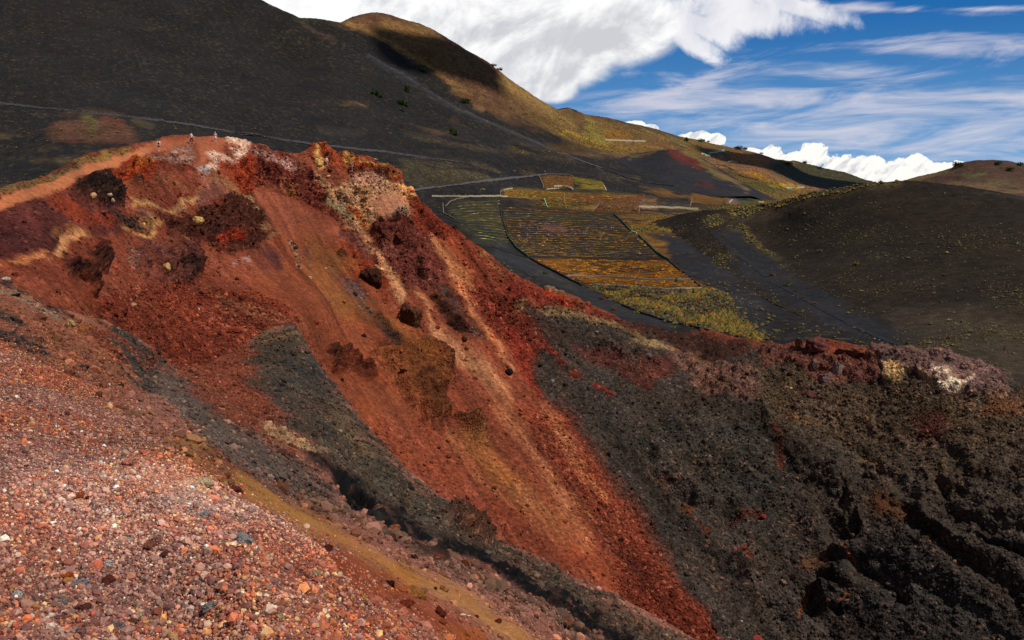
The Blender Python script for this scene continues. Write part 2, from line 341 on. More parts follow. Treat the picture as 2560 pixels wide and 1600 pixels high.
near_ops = [
 # far left debris
 ZE.P([(-500,300),(0,330),(450,610),(1000,760),(1100,830),(1200,1100),(1400,1500),(0,1600),(-500,1600)],(142,86,62),speck=1.0),
 ZE.L([(-300,180),(0,330),(250,470),(420,590),(620,720),(760,760)],60,(64,44,40)),
 ZE.L([(-100,480),(100,520),(200,585),(450,690),(560,740)],55,(136,112,90),a=.8),
 ZE.L([(-300,640),(0,730),(110,790),(210,860)],90,(62,54,50)),
 ZE.L([(-100,900),(100,960),(250,1010),(470,1075)],80,(58,50,48)),
 ZE.P([(1080,790),(1250,850),(1420,980),(1620,1190),(1560,1400),(1360,1450),(1250,1420),(1130,1180),(960,960)],(60,60,60),soft=12,speck=1.2,brk=.25),
 ZE.L([(1380,1370),(1560,1330)],130,(50,52,56)),
 ZE.L([(600,800),(850,950),(1100,1080),(1300,1220)],180,(140,86,52),a=.55,brk=.4,speck=1.3),
 ZE.P([(1500,1150),(1800,1250),(2419,1512),(2419,1800),(1700,1500),(1500,1400)],(98,78,66),soft=14,speck=.8),
 # gravel shelf
 Z0.P([(-400,820),(0,865),(106,925),(212,975),(300,1040),(400,1110),(489,1170),(562,1225),(628,1265),(694,1312),(760,1351),(800,1374),(850,1431),(893,1480),(949,1530),(1015,1570),(1060,1640),(1100,1800),(-400,1900)],(150,94,78),soft=22,speck=1.2,rough=.05),
 ZI.L([(0,0),(300,60),(600,180)],260,(150,98,92),soft=60,a=.7),
 ZI.L([(200,420),(500,480)],300,(165,100,82),soft=60,a=.5),
 ZI.L([(900,150),(1200,260),(1500,330)],150,(190,150,128),soft=30,a=.8),
 ZI.L([(1480,300),(1600,390)],90,(222,190,150),a=.9),
 ZI.L([(1350,450),(1600,540),(1780,620)],150,(184,164,156),soft=30,a=.75),
 ZI.L([(1780,740),(1900,800)],130,(172,160,152),a=.8),
 ZI.L([(1650,600),(1850,680),(2050,800),(2250,950)],90,(140,70,62),soft=24,a=.8),
 ZI.L([(2000,1150),(2300,1300)],260,(190,140,110),soft=60,a=.5),
 # ochre-brown belt behind the shelf edge
 ZI.L([(850,-40),(1100,70),(1400,180),(1700,300)],120,(138,84,52),soft=16,speck=.9),
 ZI.L([(1050,20),(1400,120),(1600,180)],50,(150,104,50),a=.8),
 ZI.L([(1560,120),(1900,260),(2200,420),(2419,560)],110,(120,66,44),soft=16,speck=.8),
 ZI.L([(1600,-20),(1900,130),(2200,330),(2419,450)],120,(74,68,62),soft=14,speck=.9),
 ZI.L([(1800,330),(2050,490),(2250,600),(2500,760)],120,(172,116,58),soft=16,speck=.3),
 ZJ.L([(0,680),(300,880),(600,1040),(850,1150),(1100,1280),(1350,1440),(1700,1650)],150,(170,114,66),soft=20,speck=.35),
 ZJ.L([(-20,840),(150,930),(350,1080),(620,1240),(900,1400),(1150,1560)],170,(146,72,42),soft=26,speck=.4),
 ZJ.L([(560,1000),(640,1080)],160,(168,108,44),a=.7),
 ZJ.L([(1150,1512),(900,1480)],120,(160,88,40),a=.5),
 ZJ.L([(-100,480),(300,640),(600,770),(900,970),(1200,1120),(1500,1280),(1800,1420),(2100,1560)],125,(104,80,66),soft=18,speck=1.3,rough=.35,brk=.35),
 # red gravel stream crossing from the crater wall, grey-brown wash, olive lava spur
 ZX.P([(380,60),(560,40),(760,140),(1150,40),(1260,200),(1300,420),(1500,620),(1300,700),(1000,420),(800,260),(560,220)],(124,64,44),soft=14,speck=1.4,rough=.15),
 ZX.P([(540,0),(650,60),(730,150),(810,260),(780,330),(660,330),(570,230),(500,100)],(66,62,56),soft=10,speck=1.3,rough=.2,brk=.35),
 ZX.L([(700,300),(760,280)],50,(44,46,48),soft=10,a=.8,brk=.4),
 ZX.L([(780,300),(920,430),(1060,550),(1220,650),(1380,780)],140,(98,84,76),soft=16,speck=1.0,warp=1.3),
 ZX.L([(850,240),(1000,360),(1150,480)],60,(122,70,50),soft=14,a=.8,brk=.4,speck=1.2),
 ZX.L([(900,470),(1100,600),(1300,760)],50,(76,70,68),soft=10,a=.7,brk=.3),
 ZX.P([(1200,80),(1270,40),(1400,10),(1470,60),(1500,180),(1560,280),(1640,400),(1720,520),(1830,640),(1940,720),(2010,790),(2220,950),(2460,1110),(2800,1300),(3000,1420),(3300,1560),(3400,1640),(3100,1600),(2700,1380),(2419,1210),(2100,1070),(1900,960),(1640,800),(1520,660),(1390,550),(1270,430),(1200,260)],(72,63,54),soft=26,speck=1.2,rough=.25,warp=2.0),
 ZX.L([(1240,70),(1420,60)],110,(128,100,66),soft=14,a=.6,brk=.4,speck=1.5),
 ZX.L([(1380,20),(1450,80)],60,(58,58,56),soft=10,a=.8,brk=.4),
 ZX.P([(1340,190),(1460,170),(1540,270),(1480,330),(1420,310),(1300,350)],(50,51,52),soft=10,a=.9,brk=.35,warp=1.4),
 ZX.L([(1500,280),(1620,420),(1700,520)],40,(56,56,55),soft=8,a=.7,brk=.5),
 ZX.L([(1480,420),(1560,520)],90,(54,54,52),soft=10,a=.7,brk=.4),
 ZX.L([(1580,480),(1700,640)],120,(112,90,62),soft=20,a=.6,brk=.3),
 ZX.L([(1250,370),(1330,470),(1230,440)],60,(124,60,44),soft=12,a=.7,brk=.5,speck=1.3),
 ZX.L([(1260,540),(1400,600),(1510,640)],70,(166,134,98),soft=10,a=.8,brk=.4,speck=1.5,rough=.4),
 ZX.L([(1700,700),(1900,830),(2100,960)],70,(74,70,60),soft=12,a=.7),
 ZX.L([(1490,685),(1620,765),(1760,865),(1880,965),(2020,1040),(2200,1115),(2419,1240),(2750,1420),(3100,1590)],70,(23,23,24),soft=14,rough=.8,speck=.3,warp=1.5),  # black lava band; shade of the spur's near step painted into its colour
 ZX.P([(1560,790),(1680,790),(1780,880),(1700,930),(1600,880)],(20,20,20),soft=12,rough=.9,disp=-.7,warp=1.5),  # sunken lava hollow, its shadow also painted in as near-black
 ZX.L([(1340,640),(1500,800),(1620,900)],90,(62,56,52),soft=12,a=.8,brk=.4,speck=1.4),
 ZX.L([(1900,930),(2080,1010),(2300,1120)],40,(84,80,70),soft=8,a=.7,brk=.5),
 ZX.L([(2110,960),(2200,1000),(2290,1030)],70,(88,54,38),disp=.8,rough=1.0,soft=16),
 ZX.L([(0,170),(300,300),(520,400),(700,490),(900,600),(1100,730),(1200,800)],90,(134,88,58),soft=18,a=.7,brk=.25,speck=1.0),
 ZX.L([(800,570),(960,600)],46,(160,112,62),soft=10,a=.8),
]
near_crest = [(-300,600),(-100,650),(0,690),(120,765),(265,800),(370,860),(440,915),(520,908),(600,868),(680,818),(735,806),(790,905),(830,960),(870,1008),(910,1060),(950,1100),(1000,1165),(1050,1205),(1085,1235),(1130,1262),(1160,1292),(1200,1335),(1270,1365),(1350,1400),(1430,1448),(1530,1490),(1590,1522),(1680,1570),(1735,1604),(1850,1690),(1950,1745)]
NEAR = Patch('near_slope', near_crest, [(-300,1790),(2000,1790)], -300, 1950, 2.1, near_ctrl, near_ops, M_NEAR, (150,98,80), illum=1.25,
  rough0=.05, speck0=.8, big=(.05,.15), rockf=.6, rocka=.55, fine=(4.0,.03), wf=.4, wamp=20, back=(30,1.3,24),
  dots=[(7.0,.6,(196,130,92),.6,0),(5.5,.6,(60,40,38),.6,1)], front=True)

# ================================================================== CRATER (red scree wall, rim, dark inner wall)
cr_crest = [(-300,640),(-150,560),(0,488),(60,466),(106,449),(185,411),(225,393),(290,380),(344,365),(391,353),(410,348),(476,344),(497,348),(529,347),(560,352),(582,356),(640,364),(685,382),(746,389),(777,382),(790,375),(799,372),(812,374),(825,382),(836,392),(848,390),(860,388),(873,390),(883,396),(893,392),(907,391),(926,398),(940,403),(957,412),(975,422),(992,433),(998,443),(1003,462),(1010,472),(1026,475),(1037,486),(1045,500),(1053,510),(1090,546),(1129,576),(1156,597),(1200,632),(1280,693),(1320,714),(1359,735),(1368,731),(1380,733),(1428,745),(1455,758),(1492,774),(1531,793),(1566,812),(1624,827),(1680,838),(1730,834),(1762,832),(1800,838),(1850,850),(1900,858),(1940,865),(1965,866),(1985,858),(2010,862),(2030,856),(2060,852),(2085,858),(2110,862),(2140,870),(2174,880),(2200,880),(2243,882),(2296,887),(2333,885),(2396,905),(2475,925),(2515,951),(2560,978),(2800,1090)]
cr_ctrl = [(-300,700,56),(0,520,92),(0,488,95),(200,440,126),(106,449,112),(397,390,172),(397,353,186),(480,360,184),(540,350,190),(600,365,191),(700,385,191),(780,385,193),(880,400,195),(960,412,197),(1000,450,197),(1030,480,196),(1100,560,195),(1200,640,193),(1330,725,190),(1450,780,188),(1600,830,196),(1750,845,202),(1900,862,190),(2000,858,182),(2150,875,173),(2350,890,164),(2540,970,152),(2800,1090,140),
 (700,550,173),(600,450,182),(500,480,165),(380,480,145),(250,520,118),(700,700,152),(800,850,139),(900,1000,132),(1000,1100,129),(1100,1200,126),(1300,1330,123),(1500,1450,121),(1700,1560,119),
 (900,600,180),(1000,600,181),(850,500,188),(1100,800,166),(1200,1000,151),(1400,1250,135),(1270,783,181),(1344,984,161),(1587,1323,138),(1778,1566,120),
 (250,600,105),(450,620,137),(450,750,118),(200,700,76),(300,770,80),(600,860,104),(700,820,120),(0,600,73),(0,660,63),(120,760,57),(380,850,80),(500,900,90),(700,1000,112),(0,800,46),
 (1500,900,177),(1600,1100,156),(1800,1000,167),(1800,1300,143),(1900,1600,126),(2200,1000,160),(2200,1300,136),(2300,1600,119),(2560,1200,131),(2560,1600,114),(1600,860,186),(1800,880,186),
 (2800,1700,105),(1000,1500,110),(1300,1650,112),(700,1700,90)]
DK = .95
cr_ops = [
 # dark inner wall on the right
 Z0.P([(1270,770),(1330,760),(1500,800),(1700,860),(2000,870),(2900,1000),(2900,1900),(1900,1900),(1778,1566),(1690,1440),(1587,1323),(1460,1150),(1344,984),(1290,880)],(60,52,47),soft=14,il=DK,speck=.9,rough=.42),
 # --- left: slope under the path
 ZA.P([(-400,1500),(0,1290),(400,1150),(900,980),(1100,860),(1180,830),(1100,1100),(1150,1300),(1050,1512),(500,1512),(-400,1700)],(104,56,50),soft=14,rough=.2),
 ZE.P([(-400,-100),(500,-100),(560,60),(430,140),(200,150),(-400,160)],(88,44,40),soft=10),
 ZE.P([(0,180),(500,140),(700,-50),(920,-20),(960,250),(700,480),(450,380),(0,260)],(128,64,44),soft=12,rough=.15),
 ZE.L([(640,300),(760,330),(860,420),(840,520)],110,(74,42,34),rough=.9,disp=.5,brk=.2),
 ZE.L([(820,120),(910,170),(910,280)],110,(82,44,40),rough=.9,disp=.4,brk=.2),
 ZE.L([(-300,160),(0,175),(240,188),(420,150),(540,90),(600,0)],46,(206,132,84),a=.9,path=1),
 ZA.L([(480,1505),(550,1450),(680,1412),(780,1455)],80,(152,98,60),a=.8),
 # crest strips
 ZA.L([(-400,1330),(-100,1190),(300,1010),(700,850),(1000,745),(1190,690)],95,(126,98,60),soft=8,speck=.8,rough=.0),
 ZA.L([(850,770),(1080,720),(1200,690)],70,(150,118,58),soft=9,a=.85,speck=.7,rough=.0),
 ZA.L([(500,900),(850,745),(1200,655),(1500,580)],34,(108,52,40),soft=6),
 # path and summit flat
 ZA.P([(-700,1620),(-300,1390),(0,1170),(400,1010),(700,885),(1000,790),(1250,705),(1450,640),(1620,600),(1700,640),(1500,690),(1280,770),(1050,870),(780,985),(420,1130),(0,1290),(-300,1480),(-700,1760)],(212,132,90),soft=5,speck=.1,rough=0,path=1,warp=.5),
 ZA.P([(1340,630),(1500,578),(1800,552),(2000,562),(2130,590),(2010,700),(1870,830),(1790,690),(1560,690),(1440,690)],(186,108,76),soft=9,speck=.15,rough=0,path=1,warp=.6),
 ZA.L([(1850,700),(1820,830)],90,(132,68,50),a=.8),
 ZA.P([(1380,750),(1480,720),(1700,670),(1830,690),(1830,770),(1600,790),(1450,810)],(154,114,100),soft=9,brk=.3,speck=1.0),
 ZA.P([(1430,800),(1750,770),(1830,830),(1700,870),(1500,860)],(126,56,42),soft=15,rough=.5),
 # orange knob and red skirt
 ZA.P([(1040,930),(1150,860),(1440,800),(1500,880),(1480,960),(1350,1010),(1120,1020)],(158,62,32),soft=12,rough=.9,speck=.9),
 ZA.L([(1215,850),(1320,850),(1420,845)],95,(214,126,64),soft=15,rough=1.3,disp=.9,brk=.45),
 ZA.L([(1260,1010),(1310,1030)],70,(60,42,30),rough=.8),
 ZA.P([(700,1000),(1050,930),(1130,1090),(1110,1200),(900,1240),(690,1150)],(56,38,32),soft=12,rough=1.0,disp=.8,speck=.8),
 ZA.L([(500,1190),(600,1230),(800,1330),(1000,1370)],120,(150,66,40),a=.8,soft=14),
 ZA.L([(0,1380),(450,1400)],140,(96,46,42),a=.6),
 # bowl
 ZA.P([(1130,1060),(1300,1050),(1480,900),(1560,880),(1800,980),(1880,1060),(1780,1170),(1500,1215),(1280,1200)],(142,74,52),soft=12),
 ZA.L([(1480,960),(1600,1000),(1750,1080)],50,(150,100,72),a=.7),
 ZA.L([(1270,1180),(1450,1195),(1700,1160),(1790,1060)],60,(122,52,34),a=.8,speck=1.2,brk=.5),
 ZA.L([(1290,1205),(1400,1222),(1600,1212),(1750,1190),(1850,1130),(1890,1040)],38,(222,170,108),soft=8,speck=.7,rough=.0),
 ZA.L([(1130,1040),(1140,1130),(1200,1200),(1300,1290),(1440,1370)],30,(160,112,96),a=.8),
 ZA.L([(1140,1440),(1250,1472),(1370,1455),(1460,1390),(1350,1370)],38,(216,160,100),soft=8,rough=.0),
 ZA.P([(1080,1280),(1300,1290),(1400,1400),(1200,1450),(1090,1400)],(66,50,40),soft=12,speck=1.1,rough=.3),
 ZA.L([(1480,1230),(1700,1220),(1850,1180)],70,(150,110,96),a=.7,brk=.4),
 ZA.L([(1850,800),(1840,950),(1890,1050),(1860,1150)],70,(152,98,82),a=.8),
 ZA.P([(1830,1120),(1920,1000),(2060,1060),(2120,1150),(2020,1240),(1850,1260)],(120,72,62),soft=10),
 ZA.P([(1470,1300),(1900,1280),(2180,1090),(2330,1200),(2380,1420),(2100,1560),(1700,1560),(1560,1480)],(88,46,36),soft=12,rough=.8,speck=.8),
 ZA.L([(2000,1290),(2300,1420),(2250,1500)],160,(140,56,34),a=.7,brk=.2,rough=.7),
 ZA.L([(1930,940),(2100,1080),(2280,1240),(2419,1400)],60,(154,108,88),a=.85),
 ZA.L([(2030,880),(2250,1050),(2419,1220)],60,(140,108,74),a=.8),
 # pale rock by the summit
 ZA.P([(2120,600),(2250,588),(2360,640),(2340,690),(2200,740),(2060,800),(1930,860),(1890,810),(1990,740),(2060,660)],(214,176,156),soft=9,rough=.5,disp=.4,brk=.3,speck=.7),
 ZA.L([(1900,820),(1950,850)],60,(150,146,148),a=.8),
 # red-maroon rock band under the crest
 ZA.P([(2060,790),(2230,740),(2419,640),(2419,1060),(2300,1060),(2150,930)],(150,62,38),soft=14,rough=.9,speck=.8),
 ZB.P([(-20,660),(250,760),(450,840),(600,880),(660,960),(700,1150),(820,1250),(750,1300),(600,1200),(420,1090),(200,1030),(0,960)],(124,60,48),soft=14,rough=1.1,speck=.9),
 ZB.L([(0,690),(120,740),(240,840),(370,850)],110,(184,142,132),a=.85,brk=.35,rough=.9),
 ZB.L([(150,900),(300,1000),(450,1080)],120,(110,52,42),a=.7,rough=1.1),
 ZB.L([(180,1000),(330,1040)],90,(150,98,58),a=.6,brk=.5),
 # ledge path with the two hikers
 ZB.P([(330,720),(480,730),(620,790),(800,860),(960,890),(1050,960),(1000,1030),(850,980),(650,900),(480,820)],(146,80,58),soft=7,rough=.02,path=.0),
 # rim crags
 ZB.P([(460,690),(600,645),(740,715),(880,705),(1010,715),(1200,790),(1345,880),(1370,1010),(1250,965),(1100,875),(960,830),(880,770),(800,790),(650,760),(540,735)],(158,74,42),soft=12,rough=1.0,disp=.7,speck=.8),
 ZB.L([(540,690),(640,690)],60,(176,70,34),a=.8,brk=.4),
 ZB.L([(575,740),(605,790)],46,(222,168,98),soft=6),
 ZB.L([(860,740),(900,760)],60,(216,160,90),brk=.5,rough=1.2),
 ZB.L([(990,740),(1060,770),(1180,830)],56,(224,168,100),brk=.4,rough=1.2),
 ZB.L([(1130,880),(1240,930),(1345,970)],80,(116,50,34),a=.8,rough=1.1),
 ZB.L([(1200,830),(1330,900)],40,(176,110,62),brk=.4),
 # pale cliff band
 ZB.P([(600,870),(800,960),(950,890),(1100,890),(1250,965),(1400,1035),(1510,1090),(1450,1180),(1400,1260),(1440,1340),(1300,1300),(1200,1290),(1120,1340),(1060,1420),(1000,1560),(900,1440),(860,1370),(800,1270),(690,1150),(640,1090),(650,960)],(200,150,110),soft=13,rough=.75,speck=1.1),
 ZB.L([(950,900),(1100,920),(1220,970)],90,(212,160,136),a=.7,rough=.5),
 ZB.P([(1110,1050),(1260,1100),(1390,1180),(1310,1280),(1150,1290),(1050,1150)],(190,130,102),soft=10,rough=.03,speck=.3),
 ZB.P([(640,1080),(750,1100),(880,1200),(830,1260),(700,1170)],(150,136,104),soft=15,rough=.6),
 ZB.L([(840,1180),(940,1240)],80,(172,74,36),a=.9,brk=.5,rough=.9),
 ZB.L([(900,1225),(920,1240)],44,(210,100,36)),
 ZB.L([(1000,1360),(1020,1400)],66,(206,116,50),a=.9),
 ZB.L([(850,1290),(1050,1310)],60,(130,60,46),a=.8,rough=1.0,brk=.4),
 ZB.L([(1400,1040),(1490,1090)],70,(224,160,96),rough=.9),
 ZB.L([(1330,1290),(1420,1390)],90,(162,142,124),a=.9,rough=1.1),
 ZB.P([(1150,1290),(1330,1280),(1420,1380),(1480,1500),(1500,1600),(1200,1600),(1120,1480)],(104,52,44),soft=14,rough=1.2,disp=1.2),
 ZB.L([(1172,1300),(1165,1370)],44,(34,22,18),soft=7,disp=-3.0),  # cave mouth, sunk in relief and its shade painted dark
 # right flank below the cliff
 ZB.P([(1450,1110),(1530,1100),(1710,1310),(1980,1530),(2100,1640),(1500,1640),(1440,1380)],(134,56,38),soft=14,rough=.6,speck=.9),
 ZB.L([(1560,1300),(1600,1400),(1760,1510)],60,(70,34,28),a=.8,rough=1.2,disp=-.8),
 # smooth scree apron
 ZB.P([(-20,985),(200,1055),(420,1105),(620,1225),(780,1350),(850,1520),(400,1530),(-20,1530)],(154,86,64),soft=7,rough=.03,speck=.25),
 ZB.L([(0,1200),(120,1380),(180,1512)],40,(150,104,72),a=.8,speck=.9),
 ZB.L([(420,1120),(620,1260),(780,1400)],70,(136,68,52),a=.6),
 # ---- middle scree face
 ZF.P([(-50,0),(900,0),(1050,250),(1150,500),(1300,760),(1500,1050),(1900,1700),(900,1700),(640,1300),(450,900),(200,700),(-50,560)],(146,78,52),soft=12,rough=.06,speck=.35),
 ZF.L([(0,80),(130,240),(230,300)],60,(156,90,66),a=.7),
 ZF.L([(60,120),(170,190),(190,270)],95,(98,58,58),a=.85,soft=9,rough=.4),
 ZF.L([(-20,150),(80,300)],90,(120,64,58),a=.6,rough=.4),
 ZF.L([(290,50),(350,130),(390,240)],60,(150,104,80),a=.9,speck=1.2,rough=.5),
 ZF.L([(450,120),(500,220)],70,(100,60,60),a=.85,soft=9),
 ZF.L([(440,60),(540,220),(620,400),(760,560),(860,680)],150,(140,92,50),soft=30,a=.7,brk=.12),
 ZF.L([(560,60),(650,160),(760,300),(880,440)],30,(116,68,58),a=.8),
 ZF.L([(700,290),(850,430),(990,540),(1080,660)],70,(96,70,62),soft=16,a=.75,brk=.15),
 ZF.L([(1000,600),(1060,660)],95,(92,76,74),a=.9,speck=.8),
 ZF.L([(850,590),(960,700),(1080,800)],110,(104,64,44),a=.7),
 ZF.L([(1150,730),(1200,850),(1260,980),(1290,1060)],75,(74,54,46),a=.9,disp=-.8),
 ZF.L([(1230,900),(1330,960)],70,(66,58,56),a=.8,rough=.7),
 ZF.L([(1100,660),(1300,800),(1480,960),(1600,1150)],130,(150,94,48),soft=26,a=.75,brk=.12),
 ZF.L([(1420,920),(1500,1080)],36,(114,76,58),a=.6),
 ZF.P([(820,100),(1080,150),(1280,480),(1330,620),(1160,520),(1000,430),(880,250)],(136,60,38),soft=15,rough=.55,speck=.6),
 ZF.L([(850,160),(920,280)],60,(74,38,26),a=.9,rough=1.2,disp=.6,brk=.3),
 # boss of rock low on the face
 ZF.P([(1130,1120),(1240,1060),(1400,1040),(1650,1020),(1790,1120),(1830,1250),(1810,1420),(1640,1560),(1400,1540),(1280,1350)],(132,76,42),soft=30,rough=.6,disp=3.0,speck=.7,warp=1.7),
 ZF.L([(1300,1060),(1500,1100),(1620,1250)],110,(158,96,50),a=.7,soft=24,brk=.15),
 ZY.L([(1960,1290),(2060,1240),(2100,1150)],90,(96,56,36),soft=24,a=.8,rough=.9,brk=.2),
 ZF.L([(700,1080),(830,1130),(900,1160)],90,(96,52,36),rough=1.1,disp=.8,brk=.25),
 ZF.L([(640,1200),(800,1190),(980,1220),(1080,1330)],150,(118,58,36),a=.7,rough=.9,disp=.5,brk=.22),
 ZF.P([(1480,1500),(1720,1480),(1790,1700),(1700,1780),(1520,1700)],(112,66,40),soft=14,rough=1.0,disp=1.6),
 ZJ.P([(980,-120),(1120,-100),(1200,-20),(1195,90),(1080,60)],(112,66,42),soft=12,rough=1.0,disp=2.0),
 # maroon crags right of the bosses
 ZF.P([(1100,120),(1400,0),(1620,-40),(1720,220),(1780,420),(1640,500),(1420,500),(1250,380),(1150,250)],(128,66,56),soft=10,rough=.7,speck=1.0),
 ZF.L([(870,0),(1000,60),(1080,180)],110,(122,72,68),a=.8,rough=.8),
 ZF.L([(1500,250),(1560,330)],80,(64,34,30),a=.8,rough=1.2,disp=-.7),
 ZF.L([(1250,130),(1320,200)],60,(160,104,92),a=.7,brk=.5),
 ZF.P([(1520,420),(1800,480),(2060,860),(2130,1020),(1990,1010),(1850,880),(1680,700)],(104,58,46),soft=14,rough=.7),
 ZF.L([(1610,610),(1800,740),(1930,900)],60,(56,34,26),a=.9,rough=1.2,disp=-1.0),
 ZF.L([(1740,560),(1850,690)],70,(92,70,66),a=.8),
 ZF.L([(1980,900),(2100,1020)],60,(96,70,66),a=.8,speck=1),
 # upper right flank and gravelly red band
 ZF.P([(1620,0),(1990,0),(2200,170),(2500,420),(2500,560),(2200,560),(1900,420),(1780,200)],(142,68,46),soft=9,speck=.7,rough=.15),
 ZF.P([(1880,380),(2100,480),(2419,480),(2560,640),(2700,1000),(2600,1250),(2419,1100),(2250,960),(2080,700)],(126,54,40),soft=22,speck=1.4,rough=.35),
 ZF.L([(2080,420),(2260,560),(2419,650)],90,(96,44,32),a=.7,rough=.7,brk=.3),
 ZF.L([(2100,180),(2250,300),(2419,400),(2560,540)],50,(170,112,76),a=.7,speck=1.4,brk=.5),
 ZF.L([(1960,560),(2080,660)],80,(176,104,70),a=.7,speck=1.4,brk=.6),
 # pale rubble tongue and streams
 ZF.L([(1050,0),(1120,140),(1210,300),(1280,440),(1350,570)],76,(216,156,114),soft=12,a=1,speck=.7,brk=.35),
 ZF.L([(1270,430),(1340,530)],55,(216,152,108),a=.9),
 ZF.L([(1480,560),(1560,680),(1620,800),(1680,900),(1780,1000)],46,(214,146,104),soft=10,a=1),
 ZF.L([(1700,900),(1850,1050),(1980,1180),(2120,1330),(2260,1480)],95,(212,146,104),soft=18,a=1,speck=.6),
 ZF.L([(1640,20),(1720,160),(1800,310),(1880,440),(1990,680),(2120,900),(2260,1120),(2380,1290)],50,(210,134,92),soft=9,a=.95),
 ZF.L([(1680,60),(1790,200),(1900,330),(2010,450)],90,(190,124,78),soft=16,a=.8),
 ZJ.P([(1440,-200),(1800,-200),(1990,80),(2200,350),(2419,600),(2700,1100),(2900,1500),(2560,1300),(2300,1000),(2100,760),(1900,520),(1720,260)],(136,66,46),soft=40,speck=1.2,rough=.1),
 ZJ.L([(1315,-330),(1420,-120),(1520,60),(1630,220),(1720,360),(1820,540),(1920,690),(2020,820)],70,(196,124,86),soft=18,a=.9),
 ZJ.L([(1690,-180),(1800,20),(1900,170),(2000,310),(2120,460)],52,(190,118,80),soft=14,a=.85),
 ZJ.L([(1770,370),(1900,520),(2030,640)],40,(184,112,74),soft=10,a=.8),
 # lower face streaks
 ZJ.L([(1040,40),(1200,110),(1400,330),(1560,510),(1720,660),(1830,730)],120,(172,110,68),soft=34,a=.85),
 ZJ.L([(1080,100),(1240,200),(1400,330)],60,(166,104,56),soft=16,a=.6),
 ZJ.L([(880,-10),(1080,160),(1280,380),(1450,560),(1640,745)],34,(186,112,74),soft=9,a=.85),
 ZJ.L([(700,130),(900,280),(1150,440)],40,(168,88,54),soft=12,a=.6),
 ZJ.L([(750,330),(1000,480),(1250,640),(1500,830)],130,(146,78,62),soft=40,a=.6),
 ZJ.L([(1350,560),(1600,800),(1900,1020)],110,(138,68,48),soft=30,a=.6),
 ZJ.L([(1800,700),(2000,900),(2300,1200)],120,(160,80,50),soft=30,a=.5),
 ZF.P([(-60,480),(0,500),(200,620),(350,750),(420,800),(300,870),(-200,860),(-400,700)],(148,74,50),soft=14,speck=1.5),
 ZE.P([(1900,700),(2419,560),(2419,1000),(2300,1300),(1900,1100),(1700,900)],(144,66,44),soft=30,speck=1.4),
 ZE.P([(1350,80),(1700,60),(1860,200),(1830,380),(1600,440),(1400,330)],(104,56,46),soft=12,rough=.7,disp=.8),
 ZE.L([(1580,300),(1720,360)],120,(62,40,32),a=.8,rough=.9),
 ZE.L([(1700,20),(1800,130),(1880,210)],40,(182,116,62),a=.8),
 ZE.L([(1120,60),(1180,160),(1230,260)],36,(160,122,104),a=.8,speck=1),
 ZE.L([(720,490),(900,610),(1100,740),(1300,890),(1420,980)],40,(168,84,52),soft=10,a=.8,speck=.2),
 ZE.L([(2200,200),(2380,230)],70,(178,150,148),a=.6,brk=.5),
 ZY.P([(430,880),(600,800),(850,770),(1120,850),(1320,880),(1400,960),(1260,1020),(1120,1100),(1150,1300),(1300,1560),(1000,1400),(700,1100)],(128,60,42),soft=16,speck=1.5,rough=.2),
 ZY.L([(1050,900),(1250,960),(1380,980)],80,(170,108,76),soft=16,a=.6,brk=.6,speck=1.6),
 ZY.P([(760,480),(880,440),(1000,440),(1090,380),(1180,330),(1240,430),(1270,560),(1180,640),(960,600),(860,540)],(84,46,36),soft=14,rough=1.0,speck=.9,brk=.2),
 ZY.L([(1010,590),(1120,570)],50,(166,58,36),soft=10,a=.8,brk=.4,rough=.9),
 ZY.L([(1160,330),(1220,440),(1270,560)],34,(176,136,96),soft=7,a=.8,brk=.4,rough=.7),
 ZY.P([(600,610),(680,560),(780,540),(860,600),(920,680),(880,760),(780,790),(660,720),(600,680)],(118,68,60),soft=12,rough=.8,brk=.25),
 ZY.L([(800,690),(880,690),(900,740)],70,(60,36,32),soft=12,a=.85,rough=1.1,brk=.3),
 ZY.L([(820,530),(880,590),(940,660)],30,(196,126,66),soft=6,a=.85,brk=.4),
 ZY.P([(1450,560),(1620,560),(1700,680),(1800,900),(2000,1050),(2090,1170),(1960,1240),(1800,1080),(1650,980),(1500,850),(1430,700)],(140,92,52),soft=22,a=.6,brk=.06),
 ZY.L([(1640,780),(1720,850),(1760,940)],54,(96,76,74),soft=12,a=.8,brk=.2,speck=1),
 ZY.L([(1770,940),(1820,1020),(1850,1100)],60,(62,50,48),soft=14,a=.8,rough=.5),
 ZY.L([(1140,660),(1300,810),(1430,960),(1520,1080)],24,(176,108,76),soft=8,a=.6,brk=.2),
 ZY.L([(980,650),(1120,780),(1250,880)],30,(160,98,68),soft=9,a=.5,brk=.2),
 ZY.L([(1560,1120),(1700,1180)],80,(72,38,28),soft=12,a=.8,rough=1.1,brk=.35),
 ZY.L([(1590,1200),(1650,1150),(1780,1260)],60,(110,52,34),soft=12,a=.8,rough=1.0,brk=.3),
 ZY.L([(1480,1020),(1600,1200),(1800,1420)],140,(158,80,46),soft=30,a=.6,brk=.05),
 ZY.L([(500,760),(640,860),(760,950)],60,(150,84,56),soft=16,a=.6,brk=.1),
 ZY.L([(250,830),(420,960),(560,1080)],40,(168,88,56),soft=12,a=.6),
 ZY.L([(340,720),(430,700),(460,620)],90,(62,34,30),soft=14,a=.85,rough=1.1,brk=.3),
 ZY.L([(240,640),(320,560),(350,530)],40,(216,156,104),soft=9,a=.9,rough=.0),
 # ---- rim right of the red wall
 ZG.P([(-60,300),(150,420),(290,515),(300,560),(560,600),(660,660),(880,760),(1020,860),(1190,920),(1050,900),(900,850),(700,750),(500,700),(300,720),(120,690),(-60,600)],(126,54,42),soft=14,rough=.6,speck=.8,il=1.15),
 ZG.L([(320,560),(440,610),(560,660)],90,(172,66,42),a=.9,rough=.8,il=1.15),
